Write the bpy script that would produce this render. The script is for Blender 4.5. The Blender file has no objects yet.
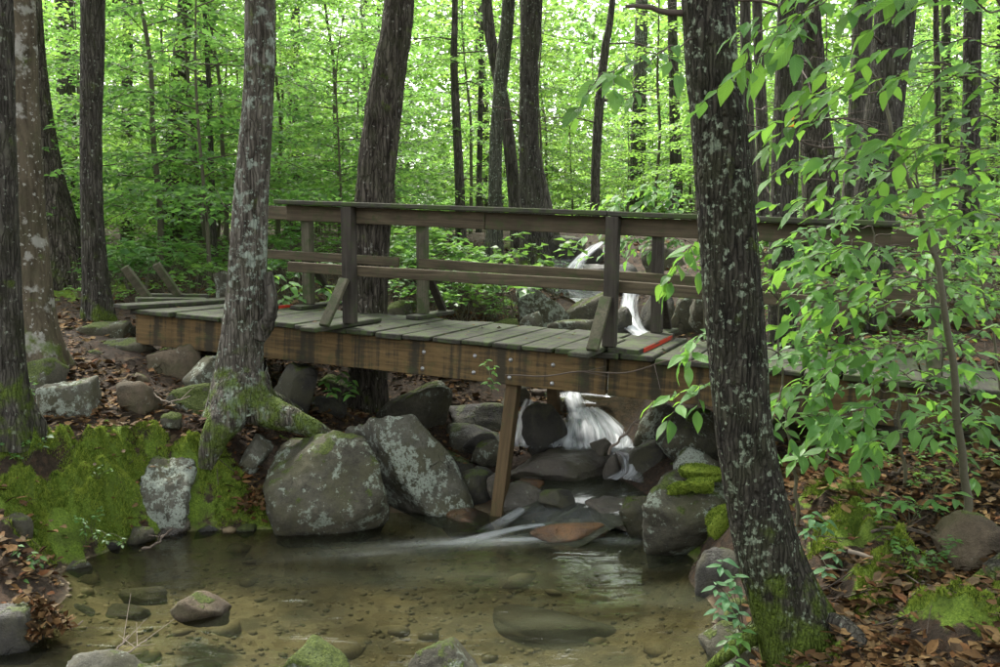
import bpy, bmesh, math, random
import numpy as np
from mathutils import Vector, Matrix

random.seed(7)
RNG = np.random.default_rng(11)
sc = bpy.context.scene
COL = sc.collection
R = math.radians

# ------------------------------------------------------------------ camera, world, sun, exposure
F = 930.0                       # focal length in pixels of a 1000 px wide frame
CAMZ = 2.2                      # eye height above the pool
TH = math.atan((333.5 - 240.0) / F)   # the camera looks a little down
cam_d = bpy.data.cameras.new('camera')
cam_d.sensor_width = 36.0
cam_d.lens = F / 1000.0 * 36.0
cam_d.clip_end = 2000.0
cam = bpy.data.objects.new('camera', cam_d)
COL.objects.link(cam)
cam.location = (0, 0, CAMZ)
cam.rotation_euler = (math.pi / 2 - TH, 0, 0)
sc.camera = cam

SUN_EL, SUN_AZ = R(52), R(-30)      # azimuth measured from +Y (ahead) to +X (right)
world = bpy.data.worlds.new('World')
sc.world = world
world.use_nodes = True
wn = world.node_tree
wn.nodes.clear()
w_out = wn.nodes.new('ShaderNodeOutputWorld')
w_bg = wn.nodes.new('ShaderNodeBackground')
w_hs = wn.nodes.new('ShaderNodeHueSaturation')
w_sky = wn.nodes.new('ShaderNodeTexSky')
w_sky.sky_type = 'NISHITA'
w_sky.sun_disc = False
w_sky.sun_elevation = SUN_EL
w_sky.sun_rotation = SUN_AZ
w_sky.air_density = 1.0
w_sky.dust_density = 4.0
w_hs.inputs['Saturation'].default_value = 0.18      # thin white overcast
wn.links.new(w_sky.outputs[0], w_hs.inputs['Color'])
wn.links.new(w_hs.outputs[0], w_bg.inputs['Color'])
w_bg.inputs['Strength'].default_value = 0.15
wn.links.new(w_bg.outputs[0], w_out.inputs['Surface'])

sun_d = bpy.data.lights.new('sun', 'SUN')
sun_d.energy = 2.7
sun_d.angle = R(14)
sun_d.color = (1.0, 0.95, 0.86)
sun = bpy.data.objects.new('sun', sun_d)
COL.objects.link(sun)
sdir = Vector((math.sin(SUN_AZ) * math.cos(SUN_EL), math.cos(SUN_AZ) * math.cos(SUN_EL), math.sin(SUN_EL)))
sun.rotation_euler = (-sdir).to_track_quat('-Z', 'Y').to_euler()
sun.location = sdir * 40

sc.view_settings.view_transform = 'Standard'
sc.view_settings.look = 'None'
sc.view_settings.gamma = 1.0
sc.view_settings.use_curve_mapping = False
sc.view_settings.exposure = 2.3
sc.cycles.max_bounces = 6
sc.cycles.diffuse_bounces = 2
sc.cycles.use_adaptive_sampling = True
sc.cycles.adaptive_threshold = 0.04
sc.cycles.glossy_bounces = 3
sc.cycles.transmission_bounces = 4
sc.cycles.transparent_max_bounces = 8
sc.cycles.use_light_tree = False
sc.cycles.caustics_reflective = False
sc.cycles.caustics_refractive = False

# ------------------------------------------------------------------ helpers
ST, CT = math.sin(TH), math.cos(TH)

def P(px, py, d):
    """world point seen at photo pixel (px, py) at forward distance d (metres)"""
    x = (px - 500.0) / F
    v = (333.5 - py) / F
    fy = CT + v * ST
    k = d / fy
    return np.array((x * k, d, CAMZ + (-ST + v * CT) * k))

def M(px, d):
    """metres covered by px pixels at distance d"""
    return px * d / F

def _hash(ix, iy, iz):
    h = (ix.astype(np.uint32) * np.uint32(374761393) + iy.astype(np.uint32) * np.uint32(668265263)
         + iz.astype(np.uint32) * np.uint32(2147483647))
    h = (h ^ (h >> np.uint32(13))) * np.uint32(1274126177)
    h = h ^ (h >> np.uint32(16))
    return (h & np.uint32(0xffffff)).astype(np.float64) / float(0xffffff)

def vnoise(Q):
    Q = np.asarray(Q, float)
    fl = np.floor(Q)
    f = Q - fl
    f = f * f * (3 - 2 * f)
    i = fl.astype(np.int64)
    r = 0
    for dx in (0, 1):
        wx = f[:, 0] if dx else 1 - f[:, 0]
        for dy in (0, 1):
            wy = f[:, 1] if dy else 1 - f[:, 1]
            for dz in (0, 1):
                wz = f[:, 2] if dz else 1 - f[:, 2]
                r = r + wx * wy * wz * _hash(i[:, 0] + dx + 5000, i[:, 1] + dy + 5000, i[:, 2] + dz + 5000)
    return r * 2 - 1

def fbm(Q, oct=4, gain=0.5):
    Q = np.asarray(Q, float)
    a, s, t = 1.0, 0.0, 0.0
    for o in range(oct):
        s = s + a * vnoise(Q * (2 ** o) + 17.3 * o)
        t += a
        a *= gain
    return s / t

def sstep(a, b, x):
    t = np.clip((x - a) / (b - a), 0, 1)
    return t * t * (3 - 2 * t)

def raw_mesh(name, V, Fc, mat=None, smooth=True):
    """V (n,3); Fc: (m,k) int array of equal polygons, or a list of index tuples"""
    me = bpy.data.meshes.new(name)
    V = np.asarray(V, np.float32)
    if isinstance(Fc, np.ndarray):
        m, k = Fc.shape
        me.vertices.add(len(V))
        me.vertices.foreach_set('co', V.ravel())
        me.loops.add(m * k)
        me.loops.foreach_set('vertex_index', Fc.astype(np.int32).ravel())
        me.polygons.add(m)
        me.polygons.foreach_set('loop_start', np.arange(0, m * k, k, dtype=np.int32))
        me.polygons.foreach_set('loop_total', np.full(m, k, np.int32))
        me.update(calc_edges=True)
    else:
        me.from_pydata(V.tolist(), [], Fc)
    if smooth:
        me.polygons.foreach_set('use_smooth', np.ones(len(me.polygons), bool))
    if mat is not None:
        me.materials.append(mat)
    me.validate()
    return me

def link(name, me, parent=None, loc=(0, 0, 0)):
    o = bpy.data.objects.new(name, me)
    COL.objects.link(o)
    o.location = loc
    if parent is not None:
        o.parent = parent
    return o

def tag(o, label=None, cat=None, group=None, kind=None):
    if label: o['label'] = label
    if cat: o['category'] = cat
    if group: o['group'] = group
    if kind: o['kind'] = kind
    return o

def thing(name, loc, label, cat, group=None):
    o = bpy.data.objects.new(name, None)
    COL.objects.link(o)
    o.empty_display_size = 0.1
    o.location = loc
    return tag(o, label, cat, group)

def attr(me, name, vals):
    a = me.attributes.new(name, 'FLOAT', 'POINT')
    a.data.foreach_set('value', np.asarray(vals, np.float32))

def crom(pts, n):
    """Catmull-Rom through rows of pts, n samples in all"""
    p = np.asarray(pts, float)
    p = np.vstack([2 * p[0] - p[1], p, 2 * p[-1] - p[-2]])
    m = len(p) - 3
    t = np.linspace(0, m - 1e-6, n)
    i = t.astype(int)
    f = (t - i)[:, None]
    a, b, c, d = p[i], p[i + 1], p[i + 2], p[i + 3]
    return 0.5 * (2 * b + (c - a) * f + (2 * a - 5 * b + 4 * c - d) * f ** 2 + (3 * b - a - 3 * c + d) * f ** 3)

def grid_faces(nr, ns, closed=True):
    i = np.arange(nr - 1)[:, None]
    j = np.arange(ns if closed else ns - 1)[None, :]
    jn = (j + 1) % ns
    a = i * ns + j; b = i * ns + jn; c = (i + 1) * ns + jn; d = (i + 1) * ns + j
    return np.stack([a, b, c, d], -1).reshape(-1, 4)

def tube(C, rad, ns=8, disp=None):
    """rings round the centre line C (n,3) with radii rad (n,) -> V, F. disp(ang, s, i)->factor added to the radius"""
    C = np.asarray(C, float)
    n = len(C)
    T = np.gradient(C, axis=0)
    T /= np.linalg.norm(T, axis=1)[:, None] + 1e-9
    ref = np.array((0.0, 1.0, 0.0)) if abs(T[:, 2]).mean() > 0.5 else np.array((0.0, 0.0, 1.0))
    A = np.cross(T, ref); A /= np.linalg.norm(A, axis=1)[:, None] + 1e-9
    B = np.cross(T, A)
    ang = np.linspace(0, 2 * np.pi, ns, endpoint=False)
    rr = np.asarray(rad, float)[:, None] * np.ones((1, ns))
    if disp is not None:
        rr = rr * (1 + disp(ang, C))
    V = C[:, None, :] + A[:, None, :] * (np.cos(ang)[None, :, None] * rr[..., None]) + B[:, None, :] * (np.sin(ang)[None, :, None] * rr[..., None])
    return V.reshape(-1, 3), grid_faces(n, ns)

def cat_mesh(parts):
    """join (V, F) pairs with the same polygon size"""
    Vs, Fs, o = [], [], 0
    for V, Fc in parts:
        Vs.append(V); Fs.append(Fc + o); o += len(V)
    return np.vstack(Vs), np.vstack(Fs)

def twig_tube(pts, r0, r1, ns=6, n=None, wob=0.0, seed=0):
    pts = np.asarray(pts, float)
    n = n or max(6, 4 * len(pts))
    C = crom(pts, n)
    if wob:
        C = C + wob * np.stack([vnoise(np.c_[np.arange(n) * 0.45, np.full(n, seed + k * 9.1), np.zeros(n)]) for k in range(3)], 1)
    return tube(C, np.linspace(r0, r1, n), ns)

# ------------------------------------------------------------------ materials
class NT:
    def __init__(self, name):
        self.m = bpy.data.materials.new(name)
        self.m.use_nodes = True
        self.t = self.m.node_tree
        self.t.nodes.clear()
        self.out = self.t.nodes.new('ShaderNodeOutputMaterial')
    def n(self, typ, ins=None, **props):
        nd = self.t.nodes.new('ShaderNode' + typ)
        for k, v in props.items():
            setattr(nd, k, v)
        for k, v in (ins or {}).items():
            s = nd.inputs[k]
            if hasattr(v, 'is_output') or isinstance(v, bpy.types.NodeSocket):
                self.t.links.new(v, s)
            else:
                s.default_value = v
        return nd
    def coord(self, scale=(1, 1, 1), kind='Object', loc=(0, 0, 0)):
        tc = self.n('TexCoord')
        mp = self.n('Mapping', {'Vector': tc.outputs[kind], 'Scale': scale, 'Location': loc})
        return mp.outputs[0]
    def noise(self, vec, scale, detail=4, rough=0.55, dist=0.0):
        return self.n('TexNoise', {'Vector': vec, 'Scale': scale, 'Detail': detail, 'Roughness': rough, 'Distortion': dist}).outputs[0]
    def ramp(self, fac, stops):
        r = self.n('ValToRGB', {'Fac': fac})
        e = r.color_ramp.elements
        while len(e) < len(stops): e.new(0.5)
        for el, (p, c) in zip(e, stops):
            el.position = p
            el.color = (*c, 1) if len(c) == 3 else c
        return r.outputs[0]
    def step(self, v, a, b):
        return self.n('MapRange', {'Value': v, 'From Min': a, 'From Max': b}, interpolation_type='SMOOTHSTEP').outputs[0]
    def mix(self, f, a, b):
        nd = self.n('Mix', data_type='RGBA')
        for s, v in ((nd.inputs[0], f), (nd.inputs[6], a), (nd.inputs[7], b)):
            if isinstance(v, bpy.types.NodeSocket): self.t.links.new(v, s)
            else: s.default_value = v if not isinstance(v, tuple) or len(v) == 4 else (*v, 1)
        return nd.outputs[2]
    def math(self, op, a, b=0.0):
        nd = self.n('Math', operation=op)
        for s, v in zip(nd.inputs, (a, b)):
            if isinstance(v, bpy.types.NodeSocket): self.t.links.new(v, s)
            else: s.default_value = v
        return nd.outputs[0]
    def bump(self, h, strength=0.5, dist=0.01, normal=None):
        ins = {'Height': h, 'Strength': strength, 'Distance': dist}
        if normal is not None: ins['Normal'] = normal
        return self.n('Bump', ins).outputs[0]
    def sep(self, vec):
        return self.n('SeparateXYZ', {'Vector': vec}).outputs
    def fin(self, sh):
        self.t.links.new(sh, self.out.inputs['Surface'])
        return self.m
    def pbr(self, col, rough=0.8, normal=None, spec=0.3, **kw):
        ins = {'Base Color': col if isinstance(col, bpy.types.NodeSocket) else (*col, 1), 'Roughness': rough, 'Specular IOR Level': spec}
        if normal is not None: ins['Normal'] = normal
        ins.update(kw)
        return self.fin(self.n('BsdfPrincipled', ins).outputs[0])

def bark_mat(name, dark, light, lichen=(0.33, 0.38, 0.30), lich=0.5, moss=0.0, moss_h=0.6, scale=1.0, furrow=1.0, lscale=22, tint=(0.045, 0.05, 0.024)):
    """furrowed bark; lich = share of pale lichen, moss = strength of green moss climbing moss_h metres from the base"""
    t = NT(name)
    v = t.coord((1, 1, 0.22))
    vo = t.coord()
    n1 = t.noise(v, 26 * scale, 6, 0.62, 0.6)
    n2 = t.noise(vo, 5, 3)
    wrp = t.n('TexNoise', {'Vector': vo, 'Scale': 11.0 * scale, 'Detail': 3.0})
    vw = t.n('VectorMath', {0: t.coord((1, 1, 0.13)), 1: t.n('VectorMath', {0: wrp.outputs['Color'], 'Scale': 0.03 / scale}, operation='SCALE').outputs[0]}, operation='ADD').outputs[0]
    crk = t.n('TexVoronoi', {'Vector': vw, 'Scale': 44.0 * scale}, feature='DISTANCE_TO_EDGE').outputs['Distance']
    plate = t.math('MULTIPLY', t.step(crk, 0.0, 0.22), furrow)
    col = t.ramp(n1, [(0.34, dark), (0.5, tuple(0.5 * (a + b) for a, b in zip(dark, light))), (0.68, light)])
    col = t.mix(t.math('MULTIPLY', t.step(crk, 0.11, 0.0), min(1.0, 0.6 * furrow)), col, tuple(0.35 * c for c in dark))
    col = t.mix(t.math('MULTIPLY', t.step(n2, 0.4, 0.75), 0.45), col, tint)
    ln = t.noise(vo, lscale, 5, 0.6)
    ln2 = t.noise(vo, lscale * 0.16, 2)
    lm = t.step(t.math('ADD', ln, t.math('MULTIPLY', ln2, 0.45)), 0.97 - 0.22 * lich, 1.06 - 0.22 * lich)
    col = t.mix(t.math('MULTIPLY', lm, 0.6), col, lichen)
    # irregular crustose spots of many sizes
    w2 = t.n('TexNoise', {'Vector': vo, 'Scale': 60.0, 'Detail': 3.0})
    vsp = t.n('VectorMath', {0: vo, 1: t.n('VectorMath', {0: w2.outputs['Color'], 'Scale': 0.045}, operation='SCALE').outputs[0]}, operation='ADD').outputs[0]
    vor = t.n('TexVoronoi', {'Vector': vsp, 'Scale': 30.0, 'Randomness': 1.0})
    vc = t.sep(vor.outputs['Color'])
    rad = t.math('SUBTRACT', t.math('MULTIPLY', t.math('ADD', vc[1], t.noise(vo, 2.2, 2)), 0.34), 0.12)
    sp = t.math('MULTIPLY', t.step(t.math('SUBTRACT', vor.outputs['Distance'], rad), 0.06, -0.03), t.step(vc[0], 0.95 - 0.45 * lich, 0.97 - 0.45 * lich))
    col = t.mix(t.math('MULTIPLY', sp, 0.62), col, lichen)
    n1 = t.math('ADD', t.math('MULTIPLY', n1, 0.8), t.math('MULTIPLY', plate, 0.45))
    h = t.math('MULTIPLY', n1, furrow)
    if moss > 0:
        z = t.sep(t.n('TexCoord').outputs['Object'])[2]
        mn = t.noise(vo, 7, 4)
        mm = t.math('SUBTRACT', t.math('ADD', mn, t.math('MULTIPLY', t.step(z, moss_h, 0.0), 0.24 * moss)), 0.0)
        mm = t.math('MULTIPLY', t.step(mm, 0.60, 0.82), 0.85)
        mc = t.ramp(t.noise(vo, 90, 2), [(0.3, (0.035, 0.055, 0.008)), (0.7, (0.125, 0.18, 0.026))])
        col = t.mix(mm, col, mc)
        h = t.math('ADD', h, t.math('MULTIPLY', t.noise(vo, 120, 2), t.math('MULTIPLY', mm, 0.5)))
    return t.pbr(col, 0.9, t.bump(h, 1.0, 0.03), 0.1)

def rock_mat(name, base, dark, lichen=(0.42, 0.46, 0.40), lich=0.5, moss=0.5, wet=0.0):
    t = NT(name)
    v = t.coord()
    rnd = t.n('ObjectInfo').outputs['Random']
    off = t.n('VectorMath', {0: v, 1: t.n('CombineXYZ', {0: t.math('MULTIPLY', rnd, 37.0), 1: t.math('MULTIPLY', rnd, 11.0), 2: 0.0}).outputs[0]}, operation='ADD').outputs[0]
    n1 = t.noise(off, 4.5, 6, 0.65)
    n2 = t.noise(off, 34, 5, 0.7)
    col = t.ramp(n1, [(0.32, dark), (0.62, base)])
    col = t.mix(t.math('MULTIPLY', t.step(n2, 0.42, 0.7), 0.5), col, tuple(0.6 * c for c in dark))
    grain = t.noise(off, 160, 2)
    col = t.mix(t.math('MULTIPLY', t.step(grain, 0.5, 0.75), 0.35), col, tuple(min(1, 1.5 * c) for c in base))
    ls = t.math('ADD', t.noise(off, 13, 7, 0.72), t.math('MULTIPLY', t.noise(off, 2.6, 2), 0.55))
    lm = t.step(ls, 0.955 - 0.22 * lich, 1.02 - 0.22 * lich)
    lm = t.math('MULTIPLY', lm, t.step(t.noise(off, 60, 4, 0.7), 0.34, 0.52))
    col = t.mix(t.math('MULTIPLY', t.step(t.noise(off, 3.1, 5, 0.65), 0.45, 0.60), 0.6), col, (0.075, 0.072, 0.038))
    col = t.mix(t.math('MULTIPLY', t.step(t.noise(off, 1.7, 4, 0.6), 0.52, 0.66), 0.6), col, (0.035, 0.033, 0.024))
    col = t.mix(t.math('MULTIPLY', lm, 0.82), col, lichen)
    nz = t.sep(t.n('NewGeometry').outputs['Normal'])[2]
    mm = t.math('ADD', t.math('MULTIPLY', nz, 0.35), t.noise(off, 5, 5, 0.65))
    mm = t.step(mm, 1.02 - 0.42 * moss, 1.10 - 0.42 * moss)
    mc = t.ramp(t.noise(off, 70, 3), [(0.3, (0.035, 0.05, 0.012)), (0.7, (0.10, 0.13, 0.028))])
    col = t.mix(t.math('MULTIPLY', mm, 0.92), col, mc)
    pz = t.sep(t.n('NewGeometry').outputs['Position'])[2]
    wl = t.step(t.math('ADD', pz, t.math('MULTIPLY', t.math('SUBTRACT', n1, 0.5), 0.10)), 0.05, -0.01)
    col = t.mix(t.math('MULTIPLY', wl, 0.75), col, tuple(0.35 * c for c in dark))
    crk = t.n('TexVoronoi', {'Vector': t.n('VectorMath', {0: off, 1: t.n('VectorMath', {0: t.n('TexNoise', {'Vector': off, 'Scale': 5.0, 'Detail': 4.0}).outputs['Color'], 'Scale': 0.35}, operation='SCALE').outputs[0]}, operation='ADD').outputs[0], 'Scale': 2.1}, feature='DISTANCE_TO_EDGE').outputs['Distance']
    ck = t.math('MULTIPLY', t.step(crk, 0.012, 0.0), t.step(t.noise(off, 3.0, 2), 0.56, 0.66))
    col = t.mix(t.math('MULTIPLY', ck, 0.45), col, tuple(0.3 * c for c in dark))
    h = t.math('SUBTRACT', t.math('ADD', t.math('MULTIPLY', n2, 0.6), t.math('MULTIPLY', grain, 0.25)), t.math('MULTIPLY', ck, 0.8))
    h = t.math('ADD', h, t.math('MULTIPLY', t.noise(off, 110, 2), t.math('MULTIPLY', mm, 0.6)))
    return t.pbr(col, t.math('SUBTRACT', 0.9 - 0.7 * wet, t.math('MULTIPLY', wl, 0.25)), t.bump(h, 1.0, 0.03), 0.2 + 0.45 * wet)

def leaf_mat(name, top, under, rough=0.5, trans=0.5, var=0.35, sheen=0.35, veins=False, cool=0.5):
    t = NT(name)
    g = t.n('NewGeometry')
    oi = t.n('ObjectInfo').outputs['Random']
    r = t.math('FRACT', t.math('ADD', g.outputs['Random Per Island'], oi))
    hue = t.math('MULTIPLY', t.step(oi, 0.15, 1.0), cool)
    c = t.mix(r, tuple(a * (1 - var) for a in top), tuple(min(1, a * (1 + var)) for a in top))
    c = t.mix(hue, c, (top[0] * 0.55, top[1] * 0.82, top[2] * 1.25))
    c2 = t.mix(r, tuple(a * (1 - 0.6 * var) for a in under), tuple(min(1, a * (1 + 0.6 * var)) for a in under))
    c2 = t.mix(hue, c2, (under[0] * 0.6, under[1] * 0.85, under[2] * 1.3))
    ins = {'Base Color': c, 'Roughness': rough, 'Specular IOR Level': sheen}
    if veins:
        x, y, z = t.sep(t.n('TexCoord').outputs['Object'])
        ax = t.math('ABSOLUTE', x)
        w = t.math('SINE', t.math('SUBTRACT', t.math('MULTIPLY', y, 62.0), t.math('MULTIPLY', ax, 70.0)))
        mid = t.step(ax, 0.03, 0.0)
        c = t.mix(t.math('ADD', t.math('MULTIPLY', mid, 0.35), t.math('MULTIPLY', t.step(w, 0.6, 1.0), 0.16)), c, tuple(min(1, 1.7 * a) for a in top))
        ins['Base Color'] = c
        ins['Normal'] = t.bump(t.math('SUBTRACT', t.math('MULTIPLY', w, 0.4), mid), 0.5, 0.004)
    d = t.n('BsdfPrincipled', ins)
    tr = t.n('BsdfTranslucent', {'Color': c2})
    mx = t.n('MixShader', {0: trans, 1: d.outputs[0], 2: tr.outputs[0]})
    return t.fin(mx.outputs[0])

def wood_mat(name, dark, light, algae=0.3, axis=0, streak=False, scale=1.0):
    """weathered timber, grain along the local axis"""
    t = NT(name)
    s = [22, 22, 22]; s[axis] = 1.3
    v = t.coord(tuple(s))
    rnd = t.n('ObjectInfo').outputs['Random']
    off = t.n('VectorMath', {0: v, 1: t.n('CombineXYZ', {0: t.math('MULTIPLY', rnd, 51.0), 1: t.math('MULTIPLY', rnd, 13.0), 2: t.math('MULTIPLY', rnd, 29.0)}).outputs[0]}, operation='ADD').outputs[0]
    g = t.noise(off, 1.0 * scale, 7, 0.68, 0.9)
    g2 = t.noise(off, 4.0 * scale, 3, 0.6)
    vo = t.coord()
    voff = t.n('VectorMath', {0: vo, 1: t.n('CombineXYZ', {0: t.math('MULTIPLY', rnd, 31.0), 1: 0.0, 2: 0.0}).outputs[0]}, operation='ADD').outputs[0]
    col = t.ramp(g, [(0.3, dark), (0.68, light)])
    col = t.mix(t.math('MULTIPLY', t.step(rnd, 0.2, 1.0), 0.35), col, tuple(0.6 * c for c in light))
    col = t.mix(t.math('MULTIPLY', t.step(t.noise(voff, 3.0, 4), 0.45, 0.8), 0.5), col, tuple(0.55 * c for c in dark))
    if streak:      # dark rain stains running down below the plank joints
        ux = t.coord((3.85, 0.0, 0.18))
        sn = t.noise(t.n('VectorMath', {0: ux, 1: (3.1, 0, 0)}, operation='ADD').outputs[0], 1.0, 6, 0.7)
        sn = t.math('ADD', sn, t.math('MULTIPLY', t.math('SUBTRACT', t.noise(t.coord((1.2, 1, 9)), 3.0, 4), 0.5), 0.22))
        col = t.mix(t.math('MULTIPLY', t.step(sn, 0.46, 0.58), 0.85), col, (0.022, 0.022, 0.016))
        kn = t.n('TexVoronoi', {'Vector': t.coord((2.2, 2.2, 5.0)), 'Scale': 1.0})
        col = t.mix(t.math('MULTIPLY', t.step(kn.outputs['Distance'], 0.12, 0.05), 0.7), col, (0.03, 0.017, 0.008))
    am = t.step(t.math('ADD', t.noise(voff, 9, 5, 0.65), algae * 0.22), 0.58, 0.75)
    col = t.mix(t.math('MULTIPLY', am, min(1.0, algae * 1.6)), col, (0.045, 0.062, 0.022))
    h = t.math('ADD', g, t.math('MULTIPLY', g2, 0.4))
    return t.pbr(col, 0.8, t.bump(h, 0.55, 0.006), 0.2)

def plain_mat(name, col, rough=0.8, spec=0.3, nscale=30, amp=0.3, metal=0.0):
    t = NT(name)
    n = t.noise(t.coord(), nscale, 4)
    c = t.mix(n, tuple(a * (1 - amp) for a in col), tuple(min(1, a * (1 + amp)) for a in col))
    return t.pbr(c, rough, t.bump(n, 0.3, 0.005), spec, Metallic=metal)

def isl_mat(name, cols, rough=0.8):
    """colour drawn per loose piece of the mesh (fallen leaves, pebbles)"""
    t = NT(name)
    g = t.n('NewGeometry').outputs['Random Per Island']
    n = len(cols)
    c = t.ramp(g, [(i / max(1, n - 1), cc) for i, cc in enumerate(cols)])
    nz = t.noise(t.coord(), 60, 3)
    c = t.mix(t.math('MULTIPLY', t.step(nz, 0.4, 0.8), 0.5), c, tuple(0.4 * x for x in cols[0]))
    return t.pbr(c, rough, t.bump(nz, 0.4, 0.004), 0.12)

MAT = {}
MAT['bark_near'] = bark_mat('bark_lichened_dark', (0.014, 0.013, 0.010), (0.066, 0.061, 0.047), (0.27, 0.33, 0.23), 0.7, 1.5, 0.95, 1.0, 1.1, 30)
MAT['bark_grey'] = bark_mat('bark_grey_brown', (0.02, 0.018, 0.014), (0.095, 0.088, 0.073), (0.24, 0.27, 0.21), 0.4, 0.8, 0.5, 0.8)
MAT['bark_root'] = bark_mat('bark_pale_streaked', (0.036, 0.031, 0.024), (0.17, 0.155, 0.128), (0.31, 0.37, 0.30), 0.95, 0.9, 0.6, 0.8, 1.0, 13)
MAT['bark_plate'] = bark_mat('bark_peeling_plates', (0.022, 0.018, 0.014), (0.12, 0.106, 0.085), (0.28, 0.28, 0.24), 0.25, 0.4, 0.5, 0.6, 1.2)
MAT['bark_smooth'] = bark_mat('bark_smooth_blotched', (0.045, 0.037, 0.025), (0.12, 0.10, 0.068), (0.36, 0.36, 0.32), 0.9, 0.5, 0.4, 0.5, 0.35, 6)
MAT['bark_far'] = bark_mat('bark_distant', (0.035, 0.032, 0.026), (0.13, 0.12, 0.10), (0.14, 0.17, 0.14), 0.15, 0.3, 1.0, 0.6)
MAT['bark_lime'] = bark_mat('bark_green_grey', (0.04, 0.042, 0.03), (0.14, 0.142, 0.11), (0.28, 0.33, 0.26), 0.7, 0.5, 0.8, 0.7)
MAT['twig'] = plain_mat('twig_bark', (0.07, 0.055, 0.042), 0.85)
MAT['twig_pale'] = plain_mat('bleached_stick', (0.20, 0.165, 0.13), 0.85)
MAT['stem_green'] = plain_mat('sapling_bark', (0.085, 0.08, 0.05), 0.8, nscale=60)
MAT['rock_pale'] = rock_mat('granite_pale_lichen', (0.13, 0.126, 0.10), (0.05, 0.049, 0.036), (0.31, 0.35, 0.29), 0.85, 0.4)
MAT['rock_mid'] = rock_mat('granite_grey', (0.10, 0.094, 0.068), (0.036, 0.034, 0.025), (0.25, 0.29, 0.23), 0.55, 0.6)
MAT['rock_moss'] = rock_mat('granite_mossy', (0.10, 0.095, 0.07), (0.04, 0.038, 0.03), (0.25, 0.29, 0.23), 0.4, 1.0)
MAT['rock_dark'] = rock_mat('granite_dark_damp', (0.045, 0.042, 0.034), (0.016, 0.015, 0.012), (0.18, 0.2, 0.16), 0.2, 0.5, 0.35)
MAT['rock_wet'] = rock_mat('granite_wet', (0.105, 0.09, 0.068), (0.04, 0.034, 0.027), (0.2, 0.2, 0.17), 0.05, 0.1, 0.85)
MAT['rock_rust'] = rock_mat('granite_wet_rusty', (0.17, 0.085, 0.03), (0.055, 0.034, 0.02), (0.2, 0.17, 0.12), 0.05, 0.1, 0.8)
MAT['rock_sunk'] = rock_mat('stone_under_water', (0.20, 0.165, 0.11), (0.10, 0.082, 0.05), (0.2, 0.2, 0.15), 0.1, 0.0)
MAT['rock_brown'] = rock_mat('sandstone_brown', (0.15, 0.118, 0.08), (0.07, 0.055, 0.038), (0.22, 0.21, 0.16), 0.25, 0.35)
MAT['leaf_near'] = leaf_mat('leaf_fresh_green', (0.09, 0.205, 0.042), (0.24, 0.46, 0.06), 0.45, 0.45, 0.4, 0.3, True, 0.4)
MAT['leaf_blue'] = leaf_mat('leaf_blue_green', (0.09, 0.20, 0.08), (0.12, 0.29, 0.08), 0.5, 0.4, 0.2, 0.4, True, 0.3)
MAT['leaf_far'] = leaf_mat('leaf_understory', (0.085, 0.16, 0.036), (0.25, 0.43, 0.07), 0.5, 0.55, 0.35, 0.25, False, 0.55)
MAT['leaf_dark'] = leaf_mat('leaf_hemlock', (0.03, 0.075, 0.022), (0.07, 0.15, 0.03), 0.55, 0.35, 0.3, 0.25)
MAT['leaf_low'] = leaf_mat('leaf_seedling', (0.085, 0.18, 0.042), (0.19, 0.36, 0.06), 0.45, 0.45, 0.35, 0.35, False, 0.4)
MAT['leaf_canopy'] = leaf_mat('leaf_canopy', (0.06, 0.14, 0.02), (0.20, 0.36, 0.05), 0.5, 0.6, 0.3, 0.25, False, 0.3)
MAT['litter'] = isl_mat('fallen_leaves', [(0.03, 0.019, 0.009), (0.075, 0.042, 0.017), (0.14, 0.078, 0.030), (0.05, 0.032, 0.014), (0.20, 0.13, 0.055), (0.11, 0.045, 0.016), (0.045, 0.034, 0.02), (0.17, 0.12, 0.065)])
MAT['pebble'] = isl_mat('pebbles', [(0.13, 0.10, 0.06), (0.21, 0.165, 0.10), (0.10, 0.085, 0.055), (0.27, 0.215, 0.14), (0.16, 0.13, 0.08), (0.085, 0.07, 0.045)], 0.6)
def moss_mat():
    t = NT('moss_blades')
    v = t.coord()
    g = t.n('NewGeometry').outputs['Random Per Island']
    n = t.math('ADD', t.math('MULTIPLY', t.noise(v, 8.0, 5, 0.7), 0.85), t.math('MULTIPLY', g, 0.28))
    c = t.ramp(n, [(0.32, (0.028, 0.045, 0.010)), (0.47, (0.11, 0.17, 0.022)), (0.68, (0.26, 0.33, 0.05))])
    d = t.n('BsdfPrincipled', {'Base Color': c, 'Roughness': 0.75, 'Specular IOR Level': 0.15})
    tr = t.n('BsdfTranslucent', {'Color': c})
    return t.fin(t.n('MixShader', {0: 0.35, 1: d.outputs[0], 2: tr.outputs[0]}).outputs[0])
MAT['mossfuzz'] = moss_mat()
MAT['plank'] = wood_mat('plank_weathered', (0.015, 0.014, 0.011), (0.058, 0.055, 0.043), 0.65)
MAT['beam'] = wood_mat('beam_stained', (0.055, 0.036, 0.015), (0.165, 0.11, 0.046), 0.25, 0, True)
MAT['rail'] = wood_mat('rail_weathered', (0.033, 0.026, 0.016), (0.12, 0.097, 0.06), 0.4)
MAT['post'] = wood_mat('post_dark', (0.022, 0.019, 0.015), (0.07, 0.061, 0.048), 0.3, 2)
MAT['postgreen'] = wood_mat('post_green', (0.04, 0.037, 0.024), (0.115, 0.107, 0.07), 0.55, 2)
MAT['leg'] = wood_mat('leg_brown', (0.045, 0.031, 0.015), (0.125, 0.085, 0.042), 0.3, 2)
MAT['cap'] = wood_mat('rail_cap_mossy', (0.022, 0.022, 0.017), (0.08, 0.078, 0.058), 0.7)
MAT['bolt'] = plain_mat('galvanised_bolt', (0.42, 0.42, 0.42), 0.45, 0.5, 60, 0.3, 0.8)
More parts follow.
